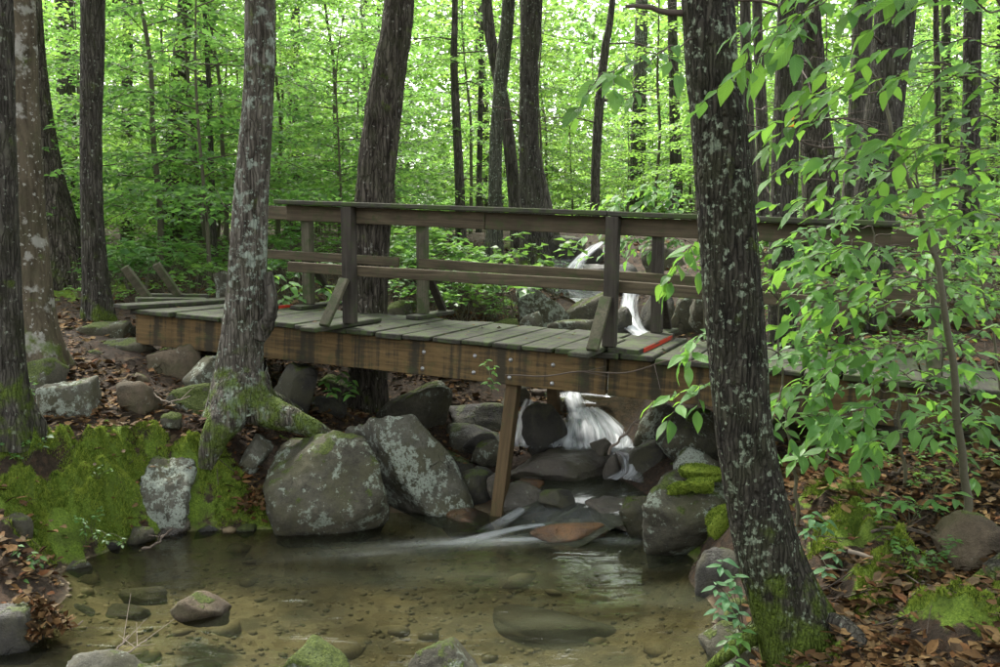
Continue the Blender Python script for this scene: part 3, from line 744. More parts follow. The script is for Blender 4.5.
ROCKS = [
 # left bank
 (44, 375, 103, 426, 7.2, 'rock_pale', 'pale faceted boulder with white lichen on the leafy left bank', 3, .9, 8, 5),
 (24, 357, 66, 390, 7.6, 'rock_moss', 'dull mossy rock at the foot of the blotched pale trunk', 4, .8, 0, 4),
 (82, 320, 134, 347, 9.3, 'rock_mid', 'grey rock right of the slim straight tree by the bridge end', 5, .8, 0, 4),
 (104, 337, 160, 360, 8.9, 'rock_mid', 'flat grey rock tucked under the left end of the bridge', 6, .8, 5, 4),
 (150, 347, 203, 379, 8.5, 'rock_brown', 'elongated smooth tan rock tilted below the left beam', 7, .6, -14, 4),
 (125, 354, 163, 373, 8.75, 'rock_brown', 'low tan stone behind the elongated tilted rock', 8, .7, 0, 4),
 (184, 356, 226, 388, 8.1, 'rock_pale', 'lichen spotted rock beside the rooted trunk below the beam', 9, .8, 0, 4),
 (114, 379, 159, 414, 7.5, 'rock_brown', 'rounded olive brown stone in dead leaves on left bank', 10, .9, 0, 4),
 (166, 384, 212, 410, 7.7, 'rock_moss', 'flat mossy stone left of the rooted trunk', 11, .8, 0, 4),
 (140, 458, 194, 512, 6.95, 'rock_pale', 'pale block shaped rock set in bright moss above the pool', 12, .75, 4, 5),
 (266, 359, 318, 420, 8.3, 'rock_dark', 'dark pointed boulder behind the rooted trunk under the beam', 13, .9, 10, 4),
 (263, 429, 394, 532, 7.1, 'rock_mid', 'largest rounded grey boulder at the pool edge', 28, .8, 6, 5),
 (354, 404, 452, 516, 7.55, 'rock_pale', 'big lichen patched boulder leaning right behind the largest one', 46, .8, -24, 5),
 (380, 374, 450, 436, 8.9, 'rock_mid', 'grey mossy boulder under the middle of the beam', 16, .8, 18, 4),
 (243, 434, 270, 468, 7.3, 'rock_pale', 'small pale stone wedged under the root of the trunk', 17, .8, 20, 4),
 (278, 512, 334, 538, 6.95, 'rock_moss', 'low ledge stone with moss cap at the water line', 18, .7, 0, 4),
 (386, 452, 500, 478, 8.3, 'rock_dark', 'dark stone behind the bridge leg upper of two', 19, .7, 0, 4),
 (458, 468, 499, 516, 7.75, 'rock_dark', 'brown damp stone just left of the bridge leg', 20, .9, 0, 4),
 (436, 510, 505, 540, 7.25, 'rock_rust', 'wet rusty flat rock at the foot of the bridge leg', 21, .8, 0, 4),
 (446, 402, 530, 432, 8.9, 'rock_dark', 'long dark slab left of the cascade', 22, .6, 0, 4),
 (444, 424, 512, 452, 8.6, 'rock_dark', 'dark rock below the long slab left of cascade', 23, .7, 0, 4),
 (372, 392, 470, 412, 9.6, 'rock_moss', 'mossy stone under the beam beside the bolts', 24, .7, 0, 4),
 (62, 428, 88, 442, 6.95, 'rock_mid', 'small half buried grey stone right of the pale faceted boulder', 84, .8, 2, 3),
 (92, 418, 116, 432, 7.20, 'rock_brown', 'small olive stone between faceted boulder and round stone', 85, .8, 7, 3),
 (205, 398, 232, 414, 7.60, 'rock_pale', 'small stone left of the spreading roots', 86, .8, -1, 3),
 (160, 412, 182, 426, 7.30, 'rock_moss', 'little stone below the flat mossy stone', 87, .8, -4, 3),
 (78, 350, 104, 366, 8.50, 'rock_mid', 'small grey stone behind the faceted boulder', 88, .8, -8, 3),
 (132, 372, 150, 384, 8.10, 'rock_brown', 'little tan stone above the round olive stone', 89, .8, -7, 3),
 (225, 372, 250, 388, 8.60, 'rock_pale', 'shaded stone under the beam behind the rooted trunk', 90, .8, 9, 3),
 (0, 400, 20, 420, 7.00, 'rock_moss', 'small stone at the foot of the edge trunk', 91, .8, -12, 3),
 (210, 340, 236, 354, 9.30, 'rock_mid', 'stone in shade under the left beam', 92, .8, -2, 3),
 (128, 526, 158, 542, 6.65, 'rock_mid', 'small dark stone at the left waterline below the moss', 120, .8, 0, 3),
 (196, 520, 226, 536, 6.95, 'rock_dark', 'low dark stone on the shore below the pale block', 121, .8, 0, 3),
 (228, 522, 258, 538, 6.95, 'rock_moss', 'mossy shore stone left of the ledge stone', 122, .8, 0, 3),
 (96, 538, 122, 552, 6.50, 'rock_dark', 'small wet stone at the left shore bend', 123, .8, 0, 3),
 (66, 560, 92, 574, 6.10, 'rock_mid', 'little grey stone at the shore by the leafy clump', 124, .8, 0, 3),
 (160, 520, 190, 534, 6.85, 'rock_wet', 'flat wet stone right under the pale block', 125, .8, 0, 3),
 # cascade
 (506, 449, 624, 486, 7.85, 'rock_wet', 'wide wet rounded slab below the cascade', 25, .45, 0, 5),
 (521, 401, 572, 453, 8.15, 'rock_dark', 'wet brown rock splitting the cascade under the beam', 26, .8, 0, 4),
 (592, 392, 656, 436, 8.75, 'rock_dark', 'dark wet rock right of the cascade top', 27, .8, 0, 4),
 (545, 398, 640, 460, 8.65, 'rock_wet', 'dark ledge rock hidden behind the cascade water', 14, .5, 0, 4),
 (636, 402, 690, 452, 8.0, 'rock_mid', 'grey angular rock right of cascade under the beam', 29, .8, 12, 4),
 (655, 412, 722, 462, 7.5, 'rock_mid', 'grey rock behind the near trunk at stream side', 30, .8, -12, 4),
 (626, 436, 676, 480, 7.75, 'rock_dark', 'dark damp rock beside the small spill', 31, .8, 0, 4),
 (670, 446, 718, 482, 7.1, 'rock_pale', 'pale smooth rock above the moss cushions', 32, .8, -10, 4),
 (589, 437, 612, 453, 7.85, 'rock_wet', 'little wet stone standing in the cascade foam', 33, .8, 0, 3),
 (602, 452, 622, 478, 7.72, 'rock_wet', 'small wet stone between slab and spill', 34, .8, 0, 3),
 (538, 488, 576, 510, 7.2, 'rock_dark', 'small dark pointed stone in the rapids', 35, .8, 0, 4),
 (500, 480, 548, 520, 7.4, 'rock_wet', 'wet speckled rock right of the bridge leg', 36, .8, 0, 4),
 (584, 503, 664, 532, 7.0, 'rock_wet', 'flat shiny wet rock in the middle of the rapids', 37, .7, 5, 4),
 (528, 522, 610, 543, 6.75, 'rock_rust', 'low rusty brown rock with water sliding round it', 38, .55, 0, 4),
 (634, 470, 742, 552, 6.45, 'rock_mid', 'big moss topped bank boulder left of the near trunk', 39, .8, -14, 5),
 (618, 494, 668, 540, 6.8, 'rock_mid', 'pale angular stone at left foot of the moss topped boulder', 40, .8, -8, 4),
 (518, 478, 545, 490, 7.55, 'rock_rust', 'tiny reddish stone at the left end of the wet slab', 41, .8, 0, 3),
 (616, 494, 650, 504, 7.35, 'rock_wet', 'flat wet stone breaking the upper basin surface', 42, .7, 0, 3),
 # behind the deck
 (513, 289, 572, 326, 10.7, 'rock_pale', 'pale lichen boulder with green top seen between the rails', 43, .8, 10, 4),
 (519, 311, 546, 335, 10.1, 'rock_pale', 'small pale stone just behind the deck planks', 44, .8, 0, 4),
 (566, 289, 614, 336, 10.9, 'rock_mid', 'dark mossy boulder left of the waterfall chute', 45, .8, 0, 4),
 (546, 319, 612, 345, 10.0, 'rock_mid', 'flat grey rock behind the deck planks', 15, .6, 0, 4),
 (612, 306, 632, 345, 10.35, 'rock_dark', 'dark rock on the left lip of the chute', 47, .8, 0, 3),
 (640, 290, 676, 342, 10.5, 'rock_dark', 'dark rock on the right lip of the chute', 48, .8, 0, 4),
 (666, 296, 706, 345, 10.2, 'rock_mid', 'slanting grey rock right of the chute', 49, .8, -25, 4),
 (656, 272, 700, 300, 11.6, 'rock_mid', 'grey rock under the middle rail near the far post', 50, .8, 0, 4),
 (604, 262, 650, 300, 12.0, 'rock_dark', 'dark boulder behind the right near post', 51, .8, 0, 4),
 (640, 246, 690, 280, 12.6, 'rock_mid', 'grey boulder upstream right of the right near post', 52, .8, 0, 4),
 (580, 247, 606, 268, 13.4, 'rock_dark', 'small dark rock splitting the highest fall', 53, .8, 0, 4),
 (568, 262, 612, 284, 12.9, 'rock_wet', 'wet slab below the highest fall', 54, .7, -8, 4),
 (540, 234, 586, 282, 13.8, 'rock_dark', 'mossy dark outcrop left of the highest fall', 55, .8, 0, 4),
 (596, 236, 650, 262, 14.6, 'rock_moss', 'mossy boulder behind the highest fall', 56, .8, 0, 4),
 (500, 240, 548, 262, 15.0, 'rock_moss', 'mossy hump behind the twin trunks', 57, .8, 0, 4),
 (384, 300, 420, 326, 10.8, 'rock_moss', 'mossy stone behind the big leaning trunk', 58, .8, 0, 4),
 (478, 318, 520, 338, 10.2, 'rock_moss', 'low mossy stone in the seedlings behind the deck', 59, .8, 0, 4),
 (418, 322, 470, 342, 10.0, 'rock_mid', 'grey stone behind the deck left of seedlings', 60, .8, 0, 4),
 (690, 296, 740, 330, 9.8, 'rock_mid', 'grey rock seen left of the near trunk above the deck', 61, .8, 0, 4),
 # right bank
 (938, 508, 1016, 562, 4.75, 'rock_brown', 'brown rounded boulder at the right picture edge', 62, .8, -8, 5),
 (958, 404, 1010, 444, 6.2, 'rock_mid', 'grey rock behind the sapling stem on the right bank', 63, .8, 0, 4),
 (884, 398, 960, 440, 6.4, 'rock_moss', 'mossy long rock under the right end of the bridge', 64, .7, 0, 4),
 (900, 340, 936, 366, 8.4, 'rock_mid', 'far grey stone behind the right end post', 65, .8, 0, 3),
 (700, 622, 764, 682, 4.75, 'rock_mid', 'grey stone at the water beside the foot of the near trunk', 66, .9, 0, 4),
 (782, 530, 822, 560, 5.5, 'rock_mid', 'half buried grey stone right of the near trunk', 67, .8, 0, 4),
 (694, 545, 752, 606, 5.6, 'rock_dark', 'dark damp rock on the shore below the moss topped boulder', 75, .9, 0, 4),
 (716, 590, 770, 640, 5.1, 'rock_moss', 'mossy shore stone left of the nearest trunk', 76, .9, 0, 4),
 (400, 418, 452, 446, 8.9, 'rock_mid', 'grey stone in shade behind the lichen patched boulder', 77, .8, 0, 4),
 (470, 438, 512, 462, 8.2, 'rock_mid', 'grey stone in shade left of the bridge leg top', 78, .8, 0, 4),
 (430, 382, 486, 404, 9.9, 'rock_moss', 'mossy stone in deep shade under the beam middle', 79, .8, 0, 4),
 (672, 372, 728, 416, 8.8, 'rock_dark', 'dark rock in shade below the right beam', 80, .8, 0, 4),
 (752, 420, 812, 470, 7.4, 'rock_mid', 'grey bank rock right of the nearest trunk in shade', 81, .8, 0, 4),
 (300, 395, 346, 424, 8.7, 'rock_dark', 'dark low stone left of the leaning trunk foot', 82, .8, 0, 4),
 (318, 374, 352, 392, 9.6, 'rock_moss', 'small mossy stone under the beam by bright leaves', 83, .8, 0, 3),
 (462, 430, 500, 456, 8.35, 'rock_dark', 'dark round stone above the damp stone by the leg', 94, .8, 0, 4),
 (486, 474, 512, 500, 7.6, 'rock_wet', 'wet stone close behind the bridge leg', 95, .8, 0, 4),
 (462, 416, 482, 430, 9.0, 'rock_moss', 'small mossy stone on the long dark slab', 96, .8, 0, 3),
 (640, 378, 676, 404, 9.2, 'rock_dark', 'dark stone in shade right of the cascade lip', 97, .8, 0, 4),
 (500, 384, 530, 404, 9.1, 'rock_mid', 'grey stone at the top left of the cascade', 98, .8, 0, 4),
 # pool foreground
 (172, 594, 228, 622, 5.3, 'rock_brown', 'brown rock standing alone out of the pool', 68, .8, 6, 4),
 (58, 603, 99, 628, 5.5, 'rock_pale', 'pale wet stone by the debris at the left shore', 69, .8, -8, 4),
 (272, 634, 372, 700, 4.55, 'rock_moss', 'mossy dark stone cut by the bottom picture edge', 70, .8, 0, 5),
 (406, 637, 482, 690, 4.5, 'rock_mid', 'grey stone with a moss cap at the bottom edge', 71, .9, 0, 5),
 (40, 653, 190, 720, 4.4, 'rock_pale', 'broad pale stone in the bottom left corner', 72, .7, 0, 5),
 (-30, 600, 50, 690, 4.9, 'rock_dark', 'dark stone under the heap of dead leaves', 73, .9, 0, 4),
 (0, 512, 34, 556, 6.0, 'rock_mid', 'grey rock in moss at the left picture edge', 74, .8, 0, 4),
]
for (x0, y0, x1, y1, d, mat, lab, seed, dep, tilt, sub) in ROCKS:
    kw = dict(nplanes=2, p=9, rough=.12, sink=.7) if 'block shaped' in lab else (dict(nplanes=9, p=10, planes=[((-.6, -.3, .8), .82), ((.7, -.5, -.6), .8)]) if 'largest rounded' in lab else {})
    rock(x0, y0, x1, y1, d, mat, lab, seed + 100, dep, tilt, sub, **{**dict(sink=0.18 if (d < 9 and 430 < x0 < 720) else 0.4), **kw})
# submerged stones
for i, (x0, y0, x1, y1, z) in enumerate([(490, 608, 625, 638, -.24), (120, 590, 165, 602, -.03), (105, 608, 150, 622, -.03)]):
    d = (CAMZ - z) * F / ((y0 + y1) / 2 - 240)
    V, Fc = rock_shape(300 + i, 4, 9, 9, 0.07)
    hw = M(x1 - x0, d) / 2
    V = V * np.array((hw, hw * 0.55, 0.07))
    c = P((x0 + x1) / 2, (y0 + y1) / 2, d)
    o = link('submerged_rock', raw_mesh('submerged_rock', V, Fc, MAT['rock_sunk']), None, (c[0], c[1], z - 0.085))
    tag(o, ['broad brown rock just under the water in the pool centre',             'tan stone under water by the left shore', 'yellowish stone under water right of the pale wet stone'][i], 'rock', 'stones under the pool water')

# ------------------------------------------------------------------ footbridge
A = R(22)
U = np.array((math.cos(A), -math.sin(A), -0.045)); Vv = np.array((math.sin(A), math.cos(A), 0.0)); Wz = np.array((0, 0, 1.0))
B0 = np.array((0.82, 7.0, 1.35))
bridge = thing('footbridge', B0, 'weathered wooden footbridge with plank deck and rails over the stream', 'bridge')
def BP(u, v, w): return U * u + Vv * v + Wz * w      # relative to the bridge root

_BOX = {}
def box_mesh(sx, sy, sz, mat, bev=0.006, wob=0.0, seed=0):
    bm = bmesh.new()
    bmesh.ops.create_cube(bm, size=1.0)
    bmesh.ops.scale(bm, vec=(sx, sy, sz), verts=bm.verts)
    rg = random.Random(seed)
    if wob:
        for v in bm.verts: v.co += Vector((rg.uniform(-wob, wob), rg.uniform(-wob, wob), rg.uniform(-wob, wob)))
    if bev: bmesh.ops.bevel(bm, geom=bm.edges[:], offset=bev, segments=1, affect='EDGES')
    me = bpy.data.meshes.new('board'); bm.to_mesh(me); bm.free()
    me.materials.append(MAT[mat])
    return me

def beam_between(name, a, b, wid, thick, mat, parent, side=None, bev=0.005, wob=0.0, seed=0):
    """board from a to b (relative to parent): local x along it, y = side direction (width), z = thickness"""
    a = Vector(a); b = Vector(b)
    x = (b - a).normalized()
    s = Vector(side if side is not None else Vv)
    z = x.cross(s).normalized(); y = z.cross(x)
    me = box_mesh((b - a).length, wid, thick, mat, bev, wob, seed)
    o = link(name, me, parent)
    m3 = Matrix((x, y, z)).transposed()
    o.matrix_basis = Matrix.Translation((a + b) / 2) @ m3.to_4x4()
    return o

def vpost(name, u, v, w0, w1, s, mat, lean=(0, 0)):
    a = BP(u, v, w0); b = BP(u + lean[0], v + lean[1], w1)
    a = Vector(a); b = Vector(b)
    z = (b - a).normalized(); y = Vector(Vv); x = y.cross(z).normalized(); y = z.cross(x)
    me = box_mesh(s, s, (b - a).length, mat, 0.005, 0.0, 1)
    o = link(name, me, bridge)
    o.matrix_basis = Matrix.Translation((a + b) / 2) @ Matrix((x, y, z)).transposed().to_4x4()
    return o

DT = 0.0            # deck top at w = 0
TH_P = 0.042
# beams
bw = -TH_P - 0.004 - 0.143
beam_between('beam', BP(-4.60, .05, bw), BP(-0.02, .05, bw), .07, .286, 'beam', bridge)
beam_between('beam', BP(-0.012, .085, bw - .004), BP(3.6, .085, bw - .004), .07, .286, 'beam', bridge)
beam_between('beam', BP(-4.55, 1.25, bw), BP(3.6, 1.25, bw), .07, .286, 'beam', bridge)
# planks
u = -4.62; i = 0
PW = 0.262
while u < 3.55:
    rg = random.Random(40 + i)
    dv0 = rg.uniform(-.02, .02); dv1 = rg.uniform(-.03, .03)
    w = PW - 0.014 - rg.uniform(0, .006)
    lift = rg.uniform(-.005, .005)
    if i in (1,): dv0 = -.05
    uc = u + PW / 2 + rg.uniform(-.002, .002)
    o = beam_between('plank', BP(uc, -.04 + dv0, -TH_P / 2 + lift), BP(uc + rg.uniform(-.006, .006), 1.34 + dv1, -TH_P / 2 + lift), w, TH_P, 'plank', bridge, U, 0.007, 0.007, i)
    u += PW; i += 1
# one replaced plank rides higher and shows a red painted edge
rp = beam_between('painted_plank', BP(.12, -.02, .022), BP(.12, 1.33, .022), .235, .040, 'plank', bridge, U)
rp['label'] = 'raised plank with a red painted edge'
re_ = beam_between('painted_edge', BP(.2405, .14, .021), BP(.2405, 1.2, .021), .004, .036, 'red', bridge, U, 0.0)
re_['label'] = 'red painted plank edge'
lp = beam_between('painted_edge', BP(-3.62, .5, .024), BP(-3.62, 1.15, .024), .012, .03, 'red', bridge, U, 0.0)
lp['label'] = 'short red painted edge near the far left post'
beam_between('loose_plank', BP(-4.66, -.10, .022), BP(-4.40, 1.25, .022), .22, .04, 'plank', bridge, U, 0.006)
# outriggers + braces + posts
for (uu, far) in ((0.0, False), (-2.27, False), (2.25, False), (-2.20, True), (.09, True), (-3.5, True)):
    ou = uu - 0.10 if not far else uu + .02
    if far:
        beam_between('outrigger', BP(ou, 1.0, .023), BP(ou, 1.80, .023), .14, .038, 'plank', bridge, U)
        vpost('post', uu, 1.265, .044, 1.03, .094, 'postgreen' if uu < -1 else 'post')
        beam_between('brace', BP(uu - .0, 1.71, .048), BP(uu + .0, 1.335, .46), .085, .038, 'post', bridge, U)
    else:
        if uu < 2:
            beam_between('outrigger', BP(ou, -.46, .024), BP(ou, .62, .024), .15, .04, 'cap', bridge, U, 0.008, 0.003, 3)
        vpost('post', uu, .03, .045, 1.025, .097, 'post' if uu < 2 else 'postgreen', (0.02 if uu == 0 else 0.0, 0))
        beam_between('brace', BP(uu - .03, -.33, .05), BP(uu + .02 - .03, -.035, .42 if uu < 2 else .35), .09, .038, 'postgreen', bridge, U)
# rails: (u0,u1) near inside the posts, far inside the posts
beam_between('top_rail', BP(-2.93, .101, .955), BP(-1.05, .101, .955), .038, .135, 'rail', bridge, Vv)
beam_between('top_rail', BP(-1.046, .101, .955), BP(1.95, .101, .957), .038, .135, 'rail', bridge, Vv)
beam_between('rail_cap', BP(-2.99, .055, 1.045), BP(-.02, .055, 1.048), .15, .038, 'cap', bridge, Vv, 0.006)
beam_between('rail_cap', BP(-.016, .055, 1.046), BP(2.0, .055, 1.046), .15, .038, 'cap', bridge, Vv, 0.006)
beam_between('mid_rail', BP(-2.93, .101, .485), BP(.03, .101, .50), .038, .090, 'rail', bridge, Vv)
beam_between('mid_rail', BP(.034, .101, .50), BP(2.3, .101, .47), .038, .090, 'rail', bridge, Vv)
beam_between('top_rail', BP(-3.98, 1.195, .955), BP(2.3, 1.195, .955), .038, .135, 'rail', bridge, Vv)
beam_between('mid_rail', BP(-4.05, 1.195, .53), BP(-2.42, 1.195, .53), .038, .090, 'rail', bridge, Vv)
beam_between('mid_rail', BP(-2.2, 1.195, .53), BP(2.3, 1.195, .51), .038, .090, 'rail', bridge, Vv)
# leg below the splice
la = Vector(P(514, 384, 7.42) - B0); lb = Vector(P(497, 522, 7.30) - B0)
lx = (lb - la).normalized(); ly = Vector(Vv); lzz = lx.cross(ly).normalized(); ly = lzz.cross(lx)
o = link('leg', box_mesh(.10, .10, (lb - la).length + .25, 'leg', 0.004), bridge)
o.matrix_basis = Matrix.Translation((la + lb) / 2 + lx * .12) @ Matrix((lzz, ly, lx)).transposed().to_4x4()
lf = beam_between('leg', BP(-.85, 1.22, -.3), BP(-.85, 1.24, -1.1), .10, .10, 'leg', bridge, U)
# bolts
def bolt_mesh():
    ang = np.linspace(0, 2 * np.pi, 10, endpoint=False)
    prof = [(0.0, .017), (.004, .017), (.005, .010), (.014, .0095), (.017, .005)]
    V = []; 
    for y, r in prof:
        V += [(r * math.cos(a), -y, r * math.sin(a)) for a in ang]
    Fc = grid_faces(len(prof), 10).tolist() + [list(range(40, 50))]
    return raw_mesh('bolt', V, Fc, MAT['bolt'])
bm_ = bolt_mesh()
for (px, py) in ((423.8, 352), (422.5, 368.5), (475, 356), (473.6, 372.5), (510.7, 360), (509.3, 377.6), (553, 365), (552, 383.5)):
    # intersection with the near beam face (v = .015)
    dirv = P(px, py, 1.0) - np.array((0, 0, CAMZ))
    nrm = Vv; org = B0 + BP(0, .0145, 0)
    k = ((org - np.array((0, 0, CAMZ))) @ nrm) / (dirv @ nrm)
    p = np.array((0, 0, CAMZ)) + dirv * k - B0
    o = link('bolt', bm_, bridge, p)
    o.rotation_euler = (0, random.uniform(0, 1), -A)
# landing at the left end: cross board and two leftover braces
beam_between('landing_board', P(136, 300, 9.35) - B0, P(206, 300.5, 9.7) - B0, .14, .05, 'cap', bridge, (0.3, 1, 0))
beam_between('landing_board', P(150, 296, 9.95) - B0, P(208, 296.5, 10.2) - B0, .14, .05, 'cap', bridge, (0.3, 1, 0))
beam_between('brace', P(149, 299, 9.6) - B0, P(124.5, 267, 9.5) - B0, .05, .085, 'postgreen', bridge, (0.25, 1, 0))
beam_between('brace', P(179, 296, 10.0) - B0, P(156, 264, 9.9) - B0, .05, .085, 'postgreen', bridge, (0.25, 1, 0))

# ------------------------------------------------------------------ trees
_CROWNS = {}
def leaf_quads(C, Dv, Nv, ln, wd):
    """rhombic folded leaves: base C, direction Dv, normal Nv -> V (4n,3), F tris (2n,3)"""
    S = np.cross(Nv, Dv); S /= np.linalg.norm(S, axis=1)[:, None] + 1e-9
    ln = np.asarray(ln)[:, None]; wd = np.asarray(wd)[:, None]
    mid = C + Dv * ln * 0.45
    up = Nv * wd * 0.22
    V = np.stack([C, mid + S * wd * .5 + up, C + Dv * ln, mid - S * wd * .5 + up], 1).reshape(-1, 3)
    b = np.arange(len(C))[:, None] * 4
    Fc = np.concatenate([b + np.array([[0, 1, 2]]), b + np.array([[0, 2, 3]])], 0)
    return V, Fc

def rand_dirs(rg, n, flat=0.5):
    D = rg.normal(size=(n, 3)); D[:, 2] *= flat
    return D / np.linalg.norm(D, axis=1)[:, None]

def crown_mesh(kind, seed):
    """high canopy crown: leaf sprays in clumps round the limbs; origin at the crown centre"""
    key = (kind, seed)
    if key in _CROWNS: return _CROWNS[key]
    rg = np.random.default_rng(seed)
    nc = 46
    cc = rg.normal(size=(nc, 3)); cc /= np.linalg.norm(cc, axis=1)[:, None]
    cc *= rg.uniform(.35, 1, nc)[:, None] ** .6
    cc *= np.array((2.6, 2.6, 2.0))
    n = 42
    C = (cc[:, None] + rg.normal(size=(nc, n, 3)) * np.array((.42, .42, .22))).reshape(-1, 3)
    D = rand_dirs(rg, len(C), .4)
    N = np.tile(np.array((0, 0, 1.0)), (len(C), 1)) + rg.normal(size=D.shape) * .45
    N -= (N * D).sum(1)[:, None] * D; N /= np.linalg.norm(N, axis=1)[:, None]
    V, Fc = leaf_quads(C, D, N, rg.uniform(.16, .28, len(C)), rg.uniform(.11, .17, len(C)))
    me = raw_mesh('crown', V, Fc, MAT['leaf_canopy'], smooth=False)
    _CROWNS[key] = me
    return me

def trunk_mesh(pts, d, mat, H, ns=28, step=.06, bark=.05, flare=.25, lobes=5, seed=0, below=.35, bfreq=9.0):
    """pts rows (px, py, width px[, d]) from top to foot; continued up to height H and a little below ground. Returns base point, mesh (relative to the base) and top point"""
    rows = []
    for r in pts:
        dd = r[3] if len(r) > 3 else d
        p = P(r[0], r[1], dd)
        rows.append((*p, M(r[2], dd) / 2))
    rows = rows[::-1]
    base = np.array(rows[0][:3])
    top = np.array(rows[-1]); prev = np.array(rows[-2])
    dirv = (top - prev)[:3]; dirv /= np.linalg.norm(dirv)
    dirv = dirv * .6 + np.array((0, 0, 1.0)) * .4; dirv /= np.linalg.norm(dirv)
    L = max(H - (top[2] - base[2]), 0.5)
    e1 = np.r_[top[:3] + dirv * L * .5, top[3] * .78]; e2 = np.r_[top[:3] + dirv * L, top[3] * .45]
    b0 = np.r_[base - np.array((0, 0, below)), rows[0][3] * 1.12]
    K = np.array([b0] + rows + [e1, e2])
    seg = np.linalg.norm(np.diff(K[:, :3], axis=0), axis=1)
    n = int(min(420, max(24, seg.sum() / step)))
    # finer in view, coarse above
    C = crom(K, n * 2)
    al = np.r_[0, np.cumsum(np.linalg.norm(np.diff(C[:, :3], axis=0), axis=1))]
    tgt = np.linspace(0, al[-1], n)
    C = np.stack([np.interp(tgt, al, C[:, k]) for k in range(4)], 1)
    rg = np.random.default_rng(seed)
    ph = rg.uniform(0, 6.28); off = rg.uniform(0, 60)
    def disp(ang, CC):
        h = (CC[:, 2] - base[2])[:, None]
        a = ang[None, :]
        q = np.stack([np.cos(a) * bfreq * .5 + 0 * h, np.sin(a) * bfreq * .5 + 0 * h, h * 4.2 + 0 * a], -1).reshape(-1, 3) + off
        nz = fbm(q, 3).reshape(len(CC), -1)
        big = fbm(np.stack([np.cos(a) * 1.1 + 0 * h, np.sin(a) * 1.1 + 0 * h, h * 1.1 + 0 * a], -1).reshape(-1, 3) + off + 9, 2).reshape(len(CC), -1)
        fl = flare * np.exp(-np.maximum(h, -.2) / .22) * (.45 + .75 * np.maximum(np.cos(lobes * a + ph + .8 * np.sin(a + ph)), -.2))
        return bark * (1 - np.abs(nz) * 2.2) + .05 * big + fl
    V, Fc = tube(C[:, :3], C[:, 3], ns, disp)
    me = raw_mesh('trunk', V - base, Fc, MAT[mat])
    return base, me, e2[:3], C

def limb_mesh(Crel, rtop, seed, mat, nl=5, spread=2.0):
    rg = np.random.default_rng(seed)
    parts = []
    top = Crel
    for k in range(nl):
        a = rg.uniform(0, 6.28) + k * 2.4
        l = rg.uniform(.6, 1.0) * spread
        s = top - np.array((0, 0, rg.uniform(.2, 2.2)))
        pts = [s, s + np.array((math.cos(a) * l * .5, math.sin(a) * l * .5, l * .35)), s + np.array((math.cos(a) * l, math.sin(a) * l, l * .9))]
        parts.append(twig_tube(pts, rtop * .55, rtop * .12, 6, 8))
    V, Fc = cat_mesh(parts)
    return raw_mesh('limb', V, Fc, MAT[mat])

def tree(label, pts, d, mat, H=10, crown=True, name='tree', group=None, twigs=0, seed=0, cs=1.0, stubs=None, **kw):
    base, me, top, C = trunk_mesh(pts, d, mat, H, seed=seed, **kw)
    t = thing(name, base, label, 'tree', group)
    link('trunk', me, t)
    trel = top - base
    link('limb', limb_mesh(trel, max(.03, C[-1, 3]), seed + 1, mat), t)
    if crown:
        c = link('crown', crown_mesh('c', 500 + seed % 3), t, trel + np.array((0, 0, .6)))
        if d > 11.5: cs = .5
        c.rotation_euler = (0, 0, seed * 1.3); c.scale = (cs, cs, cs * .8)
    # bare side twigs on the lower trunk
    rg = np.random.default_rng(seed + 77)
    for k in range(twigs):
        i = rg.integers(int(len(C) * .12), int(len(C) * .55))
        s = C[i, :3] - base
        a = rg.uniform(0, 6.28); l = rg.uniform(.6, 2.2)
        dv = np.array((math.cos(a), math.sin(a) * .6, rg.uniform(-.25, .3)))
        p2 = s + dv * l * .5 + np.array((0, 0, rg.uniform(-.05, .08))); p3 = s + dv * l + np.array((0, 0, rg.uniform(-.3, .12)))
        parts = [twig_tube([s, p2, p3], .015, .004, 5, 12, .04, k)]
        for q in range(3):
            f = rg.uniform(.35, .9); b = s + dv * l * f
            dd = np.array((dv[0] + rg.uniform(-.8, .8), dv[1] + rg.uniform(-.8, .8), rg.uniform(-.4, .4)))
            parts.append(twig_tube([b, b + dd * .15, b + dd * .35], .005, .002, 4, 7, .02, q + k))
        V, Fc = cat_mesh(parts)
        link('twig', raw_mesh('twig', V, Fc, MAT['twig']), t)
    return t

# near right trunk
FT = tree('nearest thick dark trunk covered in pale lichen, mossy at its foot', [(708, 0, 49), (717, 110, 52), (728, 237, 56), (737, 350, 56), (745, 440, 56), (765, 540, 64), (785, 600, 72), (800, 640, 80), (808, 680, 86)],
          4.4, 'bark_near', 9, seed=1, ns=110, step=.022, bark=.035, flare=.22, lobes=5, bfreq=22, cs=1.3)
# rooted trunk in front of the bridge
RTp = [(260, -5, 28), (258, 100, 29), (251, 200, 33), (247, 280, 37), (242, 340, 41), (238, 380, 48), (237, 405, 56)]
RT = tree('slender streaked trunk with spreading exposed roots in front of the bridge', RTp, 7.4, 'bark_root', 10, seed=2, ns=70, step=.03, bark=.05, flare=.12, bfreq=14, below=.05, cs=1.2)
rbase = np.array(RT.location)
def root(parent, pts, r0, r1, mat, seed=0, name='root', ns=14, bump=.12):
    base = np.array(parent.location)
    Q = np.array([P(*p) for p in pts]) - base
    n = 46
    C = crom(Q, n)
    off = seed * 7.7
    def disp(ang, CC):
        a = ang[None, :]; h = np.arange(len(CC))[:, None] * .12
        q = np.stack([np.cos(a) * 2.2 + 0 * h, np.sin(a) * 2.2 + 0 * h, h + 0 * a], -1).reshape(-1, 3) + off
        return bump * fbm(q, 3).reshape(len(CC), -1) * 1.6
    V, Fc = tube(C, np.linspace(r0, r1, n), ns, disp)
    return link(name, raw_mesh('root', V, Fc, MAT[mat]), parent)
